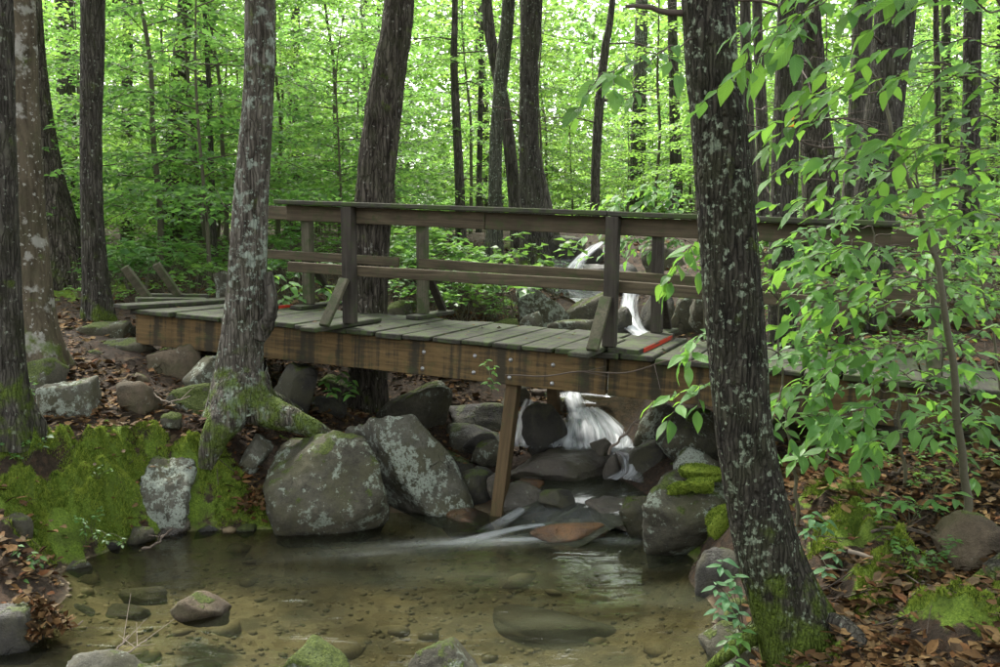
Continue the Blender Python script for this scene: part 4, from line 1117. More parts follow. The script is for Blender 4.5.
root(RT, [(241, 378, 7.4), (232, 405, 7.25), (222, 425, 7.15), (212, 445, 7.1), (206, 468, 7.08)], .21, .06, 'bark_root', 1)
root(RT, [(246, 380, 7.4), (254, 402, 7.35), (268, 412, 7.3), (288, 418, 7.28), (312, 428, 7.3), (335, 440, 7.4)], .19, .05, 'bark_root', 2)
root(RT, [(236, 380, 7.45), (224, 398, 7.6), (206, 412, 7.7), (190, 420, 7.75)], .14, .04, 'bark_root', 3)
root(RT, [(250, 370, 7.45), (262, 395, 7.6), (282, 405, 7.8), (300, 412, 8.0)], .14, .04, 'bark_root', 5)
# dead stub burl
root(RT, [(259, 335, 7.35), (268, 320, 7.3), (272, 300, 7.28), (268, 272, 7.3)], .07, .035, 'bark_far', 7, 'burl', 12, .3)

TREES = [
 ('dark trunk cut by the left picture edge', [(0, -5, 22), (2, 120, 24), (4, 250, 28), (6, 350, 32), (6, 398, 36)], 6.5, 'bark_grey', 9, dict(seed=3, ns=48, step=.04, bark=.05, bfreq=14, flare=.3)),
 ('pale blotched smooth trunk second from the left edge', [(20, -5, 27), (24, 120, 29), (28, 220, 34), (32, 300, 40), (35, 352, 46)], 8.0, 'bark_smooth', 10, dict(seed=4, ns=44, step=.05, bark=.02, flare=.3)),
 ('leaning brown trunk with mossy foot behind the blotched trunk', [(30, -5, 20), (36, 90, 24), (45, 170, 32), (56, 230, 42), (63, 280, 52)], 12, 'bark_plate', 12, dict(seed=5, ns=36, bark=.04, flare=.2)),
 ('slim straight grey trunk left of the bridge end', [(93, -5, 22), (91, 120, 20), (92, 210, 21), (95, 270, 24), (99, 322, 30)], 9.9, 'bark_grey', 11, dict(seed=6, ns=40, step=.05, bark=.05, bfreq=12)),
 ('big leaning trunk with peeling plated bark behind the rail', [(400, -5, 27), (391, 60, 30), (381, 130, 35), (374, 200, 36), (369, 270, 36), (368, 340, 37), (368, 400, 38), (366, 416, 44)], 9.4, 'bark_plate', 11, dict(seed=7, ns=52, step=.05, bark=.08, bfreq=9, flare=.25)),
 ('thin dark bent trunk right of the big leaning one', [(455, -5, 5.5), (454, 60, 7), (456, 115, 8), (459, 170, 9), (461, 240, 11), (462, 268, 12)], 16, 'bark_far', 12, dict(seed=8, ns=14, twigs=7)),
 ('very thin straight dark stem behind the rail', [(483, -5, 4), (481, 60, 4.5), (479, 207, 6), (478, 262, 7)], 18, 'bark_far', 12, dict(seed=9, ns=12, twigs=6)),
 ('sinuous pale barked trunk of the crossing pair', [(509, -5, 12), (504, 50, 13.5), (500, 90, 13), (496, 140, 12), (495, 207, 14), (494, 262, 20)], 14, 'bark_lime', 12, dict(seed=10, ns=24, twigs=3)),
 ('dark trunk of the crossing pair leaning left', [(486, -5, 10), (493, 50, 11), (502, 95, 11.5), (510, 150, 12), (515, 207, 12.5), (519, 258, 15)], 14.6, 'bark_far', 12, dict(seed=11, ns=20)),
 ('stout straight trunk behind the middle of the top rail', [(532, -5, 20), (529, 70, 18), (529, 140, 19), (531, 207, 23), (534, 250, 28), (536, 272, 34)], 13, 'bark_grey', 12, dict(seed=12, ns=36, twigs=6, bark=.05)),
 ('slanting dark trunk foot right of the stout straight trunk', [(524, -5, 8), (526, 90, 9), (534, 150, 11), (544, 200, 13), (552, 240, 16)], 13.9, 'bark_far', 12, dict(seed=13, ns=18)),
 ('dark slightly curved trunk right of centre', [(613, -5, 6), (605, 50, 8), (599, 110, 9), (596, 160, 9), (595, 204, 9.5), (594, 245, 12)], 17, 'bark_far', 12, dict(seed=14, ns=16, twigs=7)),
 ('pale grey far trunk left of the nearest trunk', [(642, -5, 12), (640, 70, 13), (638, 150, 15), (637, 215, 17)], 24, 'bark_lime', 15, dict(seed=15, ns=16, twigs=3)),
 ('grey far trunk touching the nearest trunk on its left', [(672, -5, 9), (674, 90, 10), (676, 180, 12), (676, 220, 14)], 21, 'bark_far', 14, dict(seed=16, ns=14, twigs=3)),
 ('thin trunk just right of the nearest trunk', [(745, -5, 10), (747, 80, 10), (750, 160, 11), (752, 230, 13), (753, 270, 15)], 12.5, 'bark_far', 11, dict(seed=17, ns=16, twigs=4)),
 ('dark trunk rising behind the right half of the bridge', [(791, -5, 24), (788, 80, 24), (785, 160, 25), (783, 240, 26), (782, 330, 28), (784, 400, 31), (786, 432, 36)], 8.5, 'bark_grey', 10, dict(seed=18, ns=36, bark=.05, bfreq=12, twigs=3)),
 ('curving brown trunk with a bulge right of the marked tree', [(808, -5, 22), (812, 50, 22), (813, 100, 26), (817, 150, 32), (822, 210, 36), (824, 270, 40)], 11, 'bark_plate', 11, dict(seed=19, ns=32, bark=.03, twigs=3)),
 ('wide furrowed grey trunk leaning right at upper right', [(897, -5, 36), (889, 70, 34), (881, 140, 36), (875, 200, 38), (871, 270, 40), (869, 330, 46)], 9, 'bark_grey', 11, dict(seed=20, ns=44, bark=.06, bfreq=13, twigs=4)),
 ('dark trunk half hidden left of the wide furrowed trunk', [(864, -5, 18), (860, 70, 18), (856, 150, 20), (852, 220, 22), (850, 290, 26)], 11.8, 'bark_far', 12, dict(seed=21, ns=20, twigs=3)),
 ('dark trunk near the right picture edge', [(973, -5, 16), (972, 80, 16), (970, 160, 18), (969, 225, 20), (968, 300, 25)], 10, 'bark_grey', 11, dict(seed=22, ns=26, twigs=5)),
 ('thin brown stem between the furrowed trunk and right edge', [(936, -5, 5), (937, 60, 6), (938, 130, 6), (939, 220, 7), (939, 280, 9)], 12, 'bark_plate', 10, dict(seed=23, ns=12, twigs=4)),
 ('grey far stem beside the thin brown stem', [(946, -5, 8), (947, 100, 9), (950, 180, 11), (951, 230, 13)], 17, 'bark_far', 12, dict(seed=24, ns=12, twigs=2)),
 ('dark double far trunk right of the nearest trunk', [(757, -5, 9), (759, 60, 10), (762, 130, 12), (763, 220, 13)], 15, 'bark_far', 12, dict(seed=25, ns=14, twigs=2)),
 ('dark upright trunk behind the slim straight grey trunk', [(64, -5, 16), (66, 90, 17), (68, 170, 18), (70, 240, 20), (70, 262, 24)], 19, 'bark_far', 14, dict(seed=26, ns=16, twigs=2)),
 ('dark leaning trunk in leaves left of the rooted trunk', [(186, -5, 14), (181, 60, 16), (176, 130, 18), (172, 200, 20), (169, 268, 25)], 17, 'bark_far', 13, dict(seed=27, ns=18, twigs=2)),
 ('pale broad far trunk next to the dark leaning trunk', [(207, -5, 18), (203, 80, 19), (200, 160, 20), (198, 230, 22), (197, 268, 26)], 20, 'bark_lime', 14, dict(seed=28, ns=18)),
 ('slim far trunk between slim grey trunk and dark leaning trunk', [(128, -5, 9), (127, 100, 10), (127, 180, 11), (128, 258, 14)], 20, 'bark_far', 13, dict(seed=29, ns=14, twigs=2)),
 ('thin bent dark stem left of the rooted trunk', [(204, -5, 4), (209, 90, 5), (211, 160, 5.5), (213, 220, 6), (215, 268, 8)], 15, 'bark_far', 9, dict(seed=30, ns=10, twigs=5)),
]
TOBJ = {}
for lab, pts, d, mat, H, kw in TREES:
    TOBJ[lab] = tree(lab, pts, d, mat, H, **kw)
# orange trail marker on the marked tree
pm = P(791, 121, 8.36)
o = link('trail_marker', box_mesh(.055, .006, .10, 'orange', .001), None, pm)
tag(o, 'small orange trail marker on a trunk at upper right', 'marker')

# short phrases for the trunks, to say where a sapling stands
MARKS = sorted([(25, 'blotched trunk'), (66, 'dark upright trunk at left'), (92, 'slim straight grey trunk'), (128, 'slim far trunk at left'), (176, 'dark leaning trunk at left'), (200, 'pale broad far trunk'), (255, 'rooted trunk'),
                (385, 'big leaning plated trunk'), (456, 'thin bent trunk'), (480, 'very thin stem'), (500, 'crossing pair of trunks'), (531, 'stout straight trunk'), (600, 'dark curved trunk'), (640, 'pale grey far trunk'),
                (716, 'nearest trunk'), (750, 'thin trunk by the nearest one'), (788, 'orange marked trunk'), (814, 'bulging brown trunk'), (858, 'half hidden dark trunk'), (889, 'wide furrowed trunk'), (938, 'thin brown stem'), (972, 'dark trunk at right edge')])
def where_of(px):
    if px < 4: return 'at the left picture edge'
    if px > 996: return 'at the right picture edge'
    m = min(MARKS, key=lambda q: abs(q[0] - px))
    if abs(m[0] - px) < 14: return 'behind the ' + m[1]
    return ('right of the ' if px > m[0] else 'left of the ') + m[1]
# far trunks, copies of three
FARP = []
rg = np.random.default_rng(5)
for k in range(3):
    H = 11.0
    zz = np.linspace(-.4, H, 40)
    C = np.c_[.12 * fbm(np.c_[zz * .25, 0 * zz + k * 5, 0 * zz], 2) * zz * .4, .1 * fbm(np.c_[zz * .25, 0 * zz + k * 9 + 3, 0 * zz], 2) * zz * .3, zz]
    V, Fc = tube(C, (.15 - .010 * zz) * (1 + .5 * np.exp(-np.maximum(zz, 0) / .3)), 10)
    FARP.append((raw_mesh('trunk', V, Fc, MAT['bark_far']), limb_mesh(C[-1], .06, 60 + k, 'bark_far'), C[-1]))
nfar = 0
while nfar < 26:
    d = rg.uniform(19, 46); px = rg.uniform(-60, 1060)
    x = (px - 500) / F * d
    if abs(px - 560) < 60 and d < 25: continue
    k = nfar % 3
    t = thing('tree', (x, d, hz(x, d) - .05), 'dim slender trunk ' + where_of(px) + (', deep in the wood' if d > 32 else ', far back in the wood'), 'tree', 'far trunks deep in the wood')
    s = rg.uniform(.35, 1.5)
    a = link('trunk', FARP[k][0], t); b = link('limb', FARP[k][1], t)
    c = link('crown', crown_mesh('c', 500 + k), t, FARP[k][2])
    a.scale = (s, s, 1); c.scale = (.5, .5, .45)
    t.rotation_euler = (rg.uniform(-.05, .05), rg.uniform(-.05, .05), rg.uniform(0, 6.28))
    nfar += 1

# ------------------------------------------------------------------ understory saplings (background foliage)
def sapling_meshes(seed, H, nb, mat, leaf=.085, reach=1.3, droop=.15, dens=1.0, low=.18):
    rg = np.random.default_rng(seed)
    zz = np.linspace(-.15, H, 26)
    C = np.c_[.25 * fbm(np.c_[zz * .4, 0 * zz + seed, 0 * zz], 2), .25 * fbm(np.c_[zz * .4, 0 * zz + seed + 9, 0 * zz], 2), zz]
    tv, tf = tube(C, np.linspace(.028 * H / 4, .006, 26), 7)
    br, LC, LD = [], [], []
    for b in range(nb):
        f = low + (1 - low) * (b + rg.uniform(0, 1)) / nb
        s = np.array([np.interp(f * H, zz, C[:, k]) for k in range(3)])
        a = b * 2.4 + rg.uniform(-.4, .4)
        L = reach * (1.15 - .75 * f) * rg.uniform(.7, 1.2) + .25
        dv = np.array((math.cos(a), math.sin(a), 0))
        rise = rg.uniform(.0, .35)
        pts = [s, s + dv * L * .5 + np.array((0, 0, L * rise * .5)), s + dv * L + np.array((0, 0, L * (rise * .4 - droop)))]
        br.append(twig_tube(pts, .009, .003, 4, 8))
        side = np.array((-dv[1], dv[0], 0))
        Bc = crom(pts, 30)
        ntw = max(4, int(L * 8))
        for q in range(ntw):
            i = int(6 + 23 * (q + .5) / ntw)
            p0 = Bc[i]; sg = 1 if q % 2 else -1
            tl = L * .42 * (1.05 - .7 * i / 30) * rg.uniform(.6, 1.2) + .08
            td = dv * .55 + side * sg * .85; td /= np.linalg.norm(td)
            nl = max(4, int(tl / .048 * dens))
            tt = (np.arange(nl) + .5) / nl
            pp = p0 + td * (tt * tl)[:, None] + np.array((0, 0, -1.0)) * (tt ** 2 * tl * .22)[:, None] + rg.normal(size=(nl, 3)) * .018
            ts = np.array((-td[1], td[0], 0))
            sgn = np.where(np.arange(nl) % 2, 1, -1)[:, None]
            ld = td * .6 + ts * sgn * .8 + np.c_[np.zeros((nl, 2)), rg.uniform(-.55, .1, nl)]
            LC.append(pp); LD.append(ld)
    Cc = np.vstack(LC); D = np.vstack(LD) + rg.normal(size=(len(Cc), 3)) * .18
    D /= np.linalg.norm(D, axis=1)[:, None]
    N = np.tile(np.array((0, 0, 1.0)), (len(Cc), 1)) + rg.normal(size=D.shape) * .38
    N -= (N * D).sum(1)[:, None] * D; N /= np.linalg.norm(N, axis=1)[:, None]
    ln = leaf * rg.uniform(.6, 1.25, len(Cc))
    V, Fc = leaf_quads(Cc, D, N, ln, ln * .58)
    bv, bf = cat_mesh(br)
    return (raw_mesh('trunk', tv, tf, MAT['stem_green']), raw_mesh('branches', bv, bf, MAT['twig']), raw_mesh('crown', V, Fc, mat, smooth=False), len(Cc))

SAP = [sapling_meshes(900, 5.5, 30, MAT['leaf_far'], .11, 1.6), sapling_meshes(901, 4.2, 26, MAT['leaf_far'], .10, 1.4), sapling_meshes(902, 7.0, 36, MAT['leaf_far'], .115, 1.8, low=.12),
       sapling_meshes(903, 2.6, 20, MAT['leaf_far'], .095, 1.2, low=.06), sapling_meshes(904, 6.5, 32, MAT['leaf_dark'], .055, 1.5, .3, 1.4)]
rg = np.random.default_rng(21)
spots = []
def scatter(n, d0, d1, pw_, ok, gap2, kinds):
    tries = 0; c = 0
    while c < n and tries < 6000:
        tries += 1
        d = d0 + (d1 - d0) * rg.uniform(0, 1) ** pw_
        px = rg.uniform(-110, 1110)
        x = (px - 500) / F * d
        if not ok(px, d): continue
        if any((x - q[0]) ** 2 + (d - q[1]) ** 2 < gap2 for q in spots): continue
        spots.append((x, d, int(rg.choice(5, p=kinds)), px)); c += 1
scatter(118, 12.5, 40, 1.2, lambda px, d: not ((d < 17 and 430 < px < 720) or (d < 14 and 300 < px < 470) or (px > 720 and d < 15)), 1.1, [.27, .25, .26, .15, .07])
scatter(28, 14, 28, 1.0, lambda px, d: px < 400 and d > 13, .8, [.3, .2, .3, .17, .03])
scatter(70, 16, 44, .9, lambda px, d: not (d < 18 and 470 < px < 700), .8, [.1, .2, .05, .65, 0])
NAMES = ['tall leafy sapling', 'mid height leafy sapling', 'very tall layered sapling', 'short bushy sapling', 'dark fine leaved hemlock sapling']
for i, (x, d, k, px) in enumerate(spots):
    deep = 'front of wood' if d < 18 else ('midway back' if d < 28 else 'deep in wood')
    t = thing('sapling', (x, d, hz(x, d) - .03), NAMES[k] + ' ' + where_of(px) + ', ' + deep, 'sapling', 'saplings filling the wood behind')
    for nm, me in zip(('trunk', 'branch', 'crown'), SAP[k][:3]):
        link(nm, me, t)
    s = rg.uniform(.75, 1.2)
    t.scale = (s, s, s); t.rotation_euler = (0, 0, rg.uniform(0, 6.28))

# far-off wood closing the view
rg = np.random.default_rng(31)
n = 130000
ang = rg.uniform(-.72, .72, n); dist = rg.uniform(44, 62, n)
X = np.sin(ang) * dist; Y = np.cos(ang) * dist
cl = fbm(np.c_[X * .16, Y * .05, rg.uniform(0, 1, n) * 0], 3)
Zr = rg.uniform(0, 1, n) ** 1.4 * 17
dens = fbm(np.c_[X * .22, Zr * .3, Y * .1], 3)
keep = dens > -.22 - .5 * np.exp(-Zr / 2.0)
X, Y, Zr = X[keep], Y[keep], Zr[keep]
C = np.c_[X, Y, Zr + 2.0]
D = rand_dirs(rg, len(C), .5)
N = np.tile(np.array((0, 0, 1.0)), (len(C), 1)) + rg.normal(size=D.shape) * .5
N -= (N * D).sum(1)[:, None] * D; N /= np.linalg.norm(N, axis=1)[:, None]
V, Fc = leaf_quads(C, D, N, rg.uniform(.3, .6, len(C)), rg.uniform(.22, .4, len(C)))
tag(link('far_woods', raw_mesh('far_woods', V, Fc, MAT['leaf_far'], smooth=False)), 'hazy mass of bright green foliage closing the view', 'foliage', kind='stuff')

# ------------------------------------------------------------------ near leaves
def leaf_shape(seed, wid=.5, curl=.12):
    rg = np.random.default_rng(seed)
    n = 7
    t = np.linspace(0, 1, n)
    w = wid * .5 * np.sin(np.pi * t ** .85) ** .9 * (1 - .15 * t)
    w[0] = 0.012; w[-1] = 0.004
    zc = -curl * t ** 2 + .03 * np.sin(t * 9 + seed)
    xc = .04 * np.sin(t * 3 + seed)
    V = []
    for k in range(n):
        V += [(xc[k] - w[k], t[k], zc[k] + .22 * w[k] + .02 * math.sin(k * 2.3 + seed)), (xc[k], t[k], zc[k]), (xc[k] + w[k], t[k], zc[k] + .22 * w[k] + .02 * math.sin(k * 2.1 + seed + 1))]
    return np.array(V), grid_faces(n, 3, False)
LEAF = {}
for key, mat in (('near', 'leaf_near'), ('blue', 'leaf_blue'), ('low', 'leaf_low')):
    LEAF[key] = [raw_mesh('leaf', *leaf_shape(s, w, c), MAT[mat]) for s, w, c in ((1, .46, .10), (2, .52, .22), (3, .42, .02), (4, .48, .32))]

LEAFREG = {}
def add_leaf(parent, p, dv, up, ln, key, rg, branch=None):
    """note a leaf; finish_leaves() makes the objects"""
    y = Vector(dv).normalized(); z = Vector(up); x = y.cross(z).normalized(); z = x.cross(y)
    m = Matrix.Translation(Vector(p)) @ Matrix((x, y, z)).transposed().to_4x4() @ Matrix.Scale(ln, 4)
    LEAFREG.setdefault(parent.name, []).append((branch or parent, m, key, int(rg.integers(0, 4))))

def finish_leaves():
    for nm, ls in LEAFREG.items():
        par = bpy.data.objects[nm]
        L0 = Vector(par.location)
        def seen(e):
            w = L0 + e[1].translation
            return 0 if (abs(w.x / w.y) < .53 and w.y > 0) else 1
        ls.sort(key=lambda e: (seen(e), (L0 + e[1].translation).y))
        for br, m, key, k in ls[:290]:
            o = link('leaf', LEAF[key][k], br)
            o.matrix_basis = m
        rest = ls[290:]
        if rest:
            parts = []
            for br, m, key, k in rest:
                me = LEAF[key][k]
                V = np.empty(len(me.vertices) * 3, np.float32); me.vertices.foreach_get('co', V)
                V = V.reshape(-1, 3); A3 = np.array(m)
                parts.append((V @ A3[:3, :3].T + A3[:3, 3], grid_faces(7, 3, False)))
            V, Fc = cat_mesh(parts)
            o = link('leaves', raw_mesh('leaves', V, Fc, LEAF[rest[0][2]][0].materials[0]), par)
            o['kind'] = 'stuff'

def spray(parent, pts, ln=.10, gap=.045, key='near', r=.004, seed=0, side_tw=True, start=.15):
    """leafy branchlet: pts are photo points with distances; the leaves stand alternately along it"""
    base = np.array(parent.location)
    rg = np.random.default_rng(seed)
    bo = bpy.data.objects.new('branch', bpy.data.meshes.new('branch'))
    COL.objects.link(bo); bo.parent = parent
    Q = np.array([P(*p) for p in pts]) - base
    L = np.linalg.norm(np.diff(Q, axis=0), axis=1).sum()
    n = max(8, int(L / .02))
    C = crom(Q, n)
    C[:, 2] += .01 * np.sin(np.arange(n) * .9)
    V, Fc = tube(C, np.linspace(r, .0012, n), 5)
    parts = [(V, Fc)]
    T = np.gradient(C, axis=0); T /= np.linalg.norm(T, axis=1)[:, None]
    def leaves(C, T, k0, gap, ln):
        al = np.r_[0, np.cumsum(np.linalg.norm(np.diff(C, axis=0), axis=1))]
        s = al[-1] * k0; q = int(rg.integers(0, 2))
        while s < al[-1]:
            i = min(len(C) - 1, int(np.searchsorted(al, s)))
            t = T[i]; sd = np.cross(t, (0, 0, 1.0)); sd /= np.linalg.norm(sd) + 1e-9
            sg = 1 if q % 2 else -1
            dv = t * .62 + sd * sg * rg.uniform(.6, .95) + np.array((0, 0, rg.uniform(-.5, .12)))
            up = np.array((0, -.25, 1.0)) + rg.normal(size=3) * .3
            add_leaf(parent, C[i], dv, up, ln * rg.uniform(.5, 1.2) * (.75 + .35 * min(1, i / len(C) * 2)), key, rg, bo)
            s += gap * rg.uniform(.8, 1.25); q += 1
        add_leaf(parent, C[-1], T[-1] + np.array((0, 0, -.3)), (0, 0, 1.0), ln * 1.0, key, rg, bo)
    leaves(C, T, start, gap, ln)
    if side_tw:
        for q in range(max(1, int(L / .22))):
            i = int(n * (.25 + .6 * (q + rg.uniform(0, .6)) / max(1, int(L / .22))))
            i = min(i, n - 2)
            sd = np.cross(T[i], (0, 0, 1.0)); sg = 1 if q % 2 else -1
            e = T[i] * .6 + sd * sg * .7 + np.array((0, 0, rg.uniform(-.35, .05)))
            l = rg.uniform(.14, .26)
            Cs = crom(np.array([C[i], C[i] + e * l * .5, C[i] + e * l + np.array((0, 0, -.03))]), 12)
            Ts = np.gradient(Cs, axis=0); Ts /= np.linalg.norm(Ts, axis=1)[:, None]
            parts.append(tube(Cs, np.linspace(r * .6, .001, 12), 5))
            leaves(Cs, Ts, .3, gap, ln * .92)
    V, Fc = cat_mesh(parts)
    old = bo.data; bo.data = raw_mesh('branch', V, Fc, MAT['twig']); bpy.data.meshes.remove(old)

def shrub(label, stem, r0, name='beech_sapling', mat='stem_green', group=None):
    base = P(*stem[0])
    t = thing(name, base, label, 'sapling', group)
    Q = np.array([P(*p) for p in stem]) - base
    Q = np.vstack([Q[0] - np.array((0, 0, .15)), Q])
    V, Fc = twig_tube(Q, r0, r0 * .25, 9, 50, .012, len(label))
    link('stem', raw_mesh('stem', V, Fc, MAT[mat]), t)
    return t

S1 = shrub('tall leafy beech sapling with arching stem on the right bank', [(968, 492, 4.9), (958, 420, 4.8), (950, 350, 4.75), (942, 290, 4.7), (930, 240, 4.7), (912, 190, 4.65), (893, 140, 4.6), (886, 100, 4.6), (872, 70, 4.55)], .024)
for i, pts in enumerate([
    [(945, 310, 4.72), (880, 300, 4.7), (820, 308, 4.8), (772, 328, 4.9)], [(935, 255, 4.7), (880, 245, 4.6), (830, 252, 4.6), (782, 268, 4.7)],
    [(925, 225, 4.7), (870, 203, 4.8), (820, 198, 4.9), (772, 206, 5.0)], [(905, 175, 4.65), (860, 163, 4.6), (812, 160, 4.6), (772, 176, 4.7)],
    [(893, 140, 4.6), (850, 125, 4.5), (805, 118, 4.5), (762, 128, 4.6)], [(884, 95, 4.6), (845, 88, 4.5), (800, 96, 4.4)],
    [(950, 350, 4.75), (900, 345, 4.6), (850, 355, 4.6), (800, 382, 4.7), (770, 408, 4.8)], [(955, 392, 4.8), (905, 396, 4.6), (860, 410, 4.5), (815, 428, 4.5)],
    [(958, 420, 4.8), (910, 430, 4.7), (868, 442, 4.7)], [(959, 425, 4.8), (985, 402, 4.7), (1012, 392, 4.6)], [(950, 350, 4.75), (985, 330, 4.7), (1020, 322, 4.7)],
    [(935, 255, 4.7), (972, 236, 4.7), (1010, 228, 4.7)], [(912, 190, 4.65), (955, 178, 4.7), (1005, 172, 4.7)], [(955, 400, 4.8), (900, 372, 5.0), (842, 348, 5.2)],
    [(940, 280, 4.7), (900, 278, 4.9), (850, 285, 5.1), (800, 290, 5.2)], [(905, 175, 4.65), (940, 205, 4.6), (985, 215, 4.6)]]):
    spray(S1, pts, .115, .046, 'near', .005, 40 + i, side_tw=(i not in (5,)))
S6 = shrub('dense leafy sapling in front of the right end of the bridge', [(905, 480, 5.5), (900, 420, 5.5), (890, 350, 5.45), (880, 280, 5.4), (872, 225, 5.4)], .014)
for i in range(26):
    rq = np.random.default_rng(260 + i)
    py = 458 - i * 9.2; x0 = 903 - i * 1.2; sg = 1 if i % 3 == 0 else -1
    spray(S6, [(x0, py, 5.5), (x0 + sg * 42, py - rq.uniform(2, 14), 5.4), (x0 + sg * rq.uniform(80, 125), py + rq.uniform(-14, 14), 5.3 + rq.uniform(-.2, .3))], .115, .05, 'near', .004, 280 + i)
S2 = shrub('leafy sapling on a thin dark stem behind the nearest trunk', [(798, 528, 5.4), (794, 470, 5.35), (787, 430, 5.3), (781, 360, 5.3), (778, 290, 5.3)], .014)
for i, pts in enumerate([
    [(778, 300, 5.3), (735, 262, 5.1), (700, 245, 5.0), (680, 262, 4.9), (668, 292, 4.9)], [(781, 355, 5.3), (722, 332, 5.1), (695, 340, 5.0), (680, 362, 5.0)],
    [(786, 425, 5.3), (732, 388, 5.1), (696, 388, 5.0), (668, 420, 4.9)], [(781, 345, 5.3), (820, 346, 5.3), (862, 342, 5.3)], [(786, 410, 5.3), (830, 422, 5.2), (872, 450, 5.1)],
    [(778, 300, 5.3), (760, 245, 5.3), (755, 222, 5.3)], [(783, 385, 5.3), (772, 420, 5.0), (770, 450, 4.9)]]):
    spray(S2, pts, .125, .05, 'near', .004, 80 + i)
# branches of the nearest trunk
def ft_twig(pts, r0, r1, name='branch'):
    b = np.array(FT.location)
    V, Fc = twig_tube(np.array([P(*p) for p in pts]) - b, r0, r1, 8, 24, .004, 3)
    link(name, raw_mesh(name, V, Fc, MAT['twig']), FT)
ft_twig([(694, 14, 4.4), (668, 12, 4.4), (645, 7, 4.4), (625, 6, 4.4)], .018, .008)
spray(FT, [(694, 40, 4.35), (664, 50, 4.1), (628, 62, 3.9), (596, 80, 3.8), (584, 100, 3.8)], .12, .062, 'near', .004, 120, True, .25)
spray(FT, [(664, 50, 4.1), (640, 72, 4.0), (632, 96, 3.95)], .10, .08, 'near', .003, 121, False, .4)
S7 = shrub('bright leafy sapling behind the top rail left of the nearest trunk', [(705, 330, 9.6), (700, 260, 9.6), (696, 215, 9.5), (692, 180, 9.5)], .014)
for i in range(10):
    rq = np.random.default_rng(330 + i)
    py = 250 - i * 7
    spray(S7, [(697, py, 9.5), (660, py - 6, 9.4), (697 - rq.uniform(70, 115), py + rq.uniform(-4, 10), 9.2 + rq.uniform(-.3, .3))], .13, .075, 'near', .004, 350 + i)
# overhanging sapling just outside the right edge
S3 = shrub('overhanging leafy branches of a sapling at the upper right edge', [(1075, 640, 3.6), (1060, 400, 3.6), (1040, 150, 3.6), (1010, 20, 3.55), (960, -40, 3.5)], .022)
for i, pts in enumerate([
    [(1008, 15, 3.55), (960, 2, 3.4), (900, -6, 3.3), (850, 10, 3.2)], [(960, -40, 3.5), (880, -30, 3.3), (810, 10, 3.2), (768, 48, 3.1), (752, 76, 3.1)],
    [(1025, 90, 3.6), (985, 72, 3.6), (945, 78, 3.6), (930, 98, 3.6)], [(1030, 120, 3.6), (995, 92, 3.5), (965, 95, 3.5)], [(960, -40, 3.5), (900, -10, 3.6), (872, 8, 3.7)], [(880, -30, 3.3), (830, -5, 3.2), (800, 28, 3.1)],
    [(1032, 130, 3.7), (980, 118, 3.8), (925, 122, 3.9), (880, 140, 4.0)], [(1020, 50, 3.6), (960, 40, 3.7), (900, 48, 3.8), (845, 62, 3.9), (800, 90, 4.0)], [(1036, 160, 3.7), (995, 150, 3.8), (950, 155, 3.9)], [(960, -40, 3.5), (850, -20, 3.8), (790, -2, 3.9), (755, 30, 4.0), (745, 60, 4.0)],
    [(1042, 190, 3.7), (965, 188, 3.9), (885, 196, 4.0), (822, 212, 4.1)], [(1040, 170, 3.7), (960, 148, 4.0), (870, 150, 4.1), (790, 168, 4.2)], [(1030, 95, 3.6), (940, 70, 3.9), (860, 84, 4.1), (790, 108, 4.2)], [(1044, 230, 3.8), (980, 215, 3.9), (920, 222, 4.0)]]):
    spray(S3, pts, .11, .045, 'near', .004, 140 + i, side_tw=True)
# second layer of small saplings on the right bank behind
S4 = shrub('bushy sapling behind the right end of the bridge', [(930, 330, 7.6), (925, 250, 7.6), (918, 190, 7.6), (915, 150, 7.5)], .018)
for i in range(17):
    rgq = np.random.default_rng(160 + i)
    py = 318 - i * 11; sgn = -1 if i % 2 else 1
    spray(S4, [(926 - i * .8, py, 7.6), (926 + sgn * 40, py - 12, 7.5 - .2 * sgn), (926 + sgn * 85, py - rgq.uniform(-10, 18), 7.4)], .115, .07, 'near', .004, 170 + i)
S5 = shrub('low spreading sapling on the right slope near the edge', [(1010, 470, 6.0), (1000, 380, 6.0), (985, 300, 6.0), (975, 250, 6.0)], .014)
for i in range(9):
    rgq = np.random.default_rng(190 + i)
    py = 420 - i * 20
    spray(S5, [(1000 - i * 2, py, 6.0), (965 - i, py - 6, 5.9), (925, py + rgq.uniform(-18, 12), 5.8)], .09, .07, 'near', .004, 200 + i)
# pale shoots hugging the nearest trunk and the right slope
def shoot(label, foot, tips, key='blue', ln=.075, gap=.05):
    base = P(*foot)
    t = thing('seedling', base, label, 'plant')
    rg = np.random.default_rng(int(foot[0]))
    for q, tip in enumerate(tips):
        e = P(*tip) - base
        pts = np.array([(0, 0, -.03), e * .5 + np.array((0, 0, .04)), e])
        V, Fc = twig_tube(pts, .003, .0015, 5, 12)
        link('stem', raw_mesh('stem', V, Fc, MAT['stem_green']), t)
        for k in range(5):
            a = k * 1.35 + rg.uniform(-.3, .3)
            add_leaf(t, e + np.array((0, 0, -.012 * k)), (math.cos(a), math.sin(a) - .35, rg.uniform(-.5, .05)), (0, -.3, 1), ln * rg.uniform(.75, 1.15), key, rg)
    return t
shoot('pale bluish shoots left of the foot of the nearest trunk', (745, 640, 4.5), [(722, 560, 4.3), (716, 582, 4.3), (728, 592, 4.25), (718, 605, 4.25), (738, 612, 4.25), (735, 575, 4.3)])
shoot('pale low shoot beside the water under the nearest trunk', (740, 655, 4.4), [(728, 636, 4.2), (742, 630, 4.2), (735, 660, 4.1)], 'low', .07)
shoot('pale bluish shoot right of the nearest trunk', (812, 560, 5.2), [(812, 512, 4.9), (826, 520, 4.9), (808, 526, 4.9), (836, 550, 4.9), (826, 565, 4.8)])
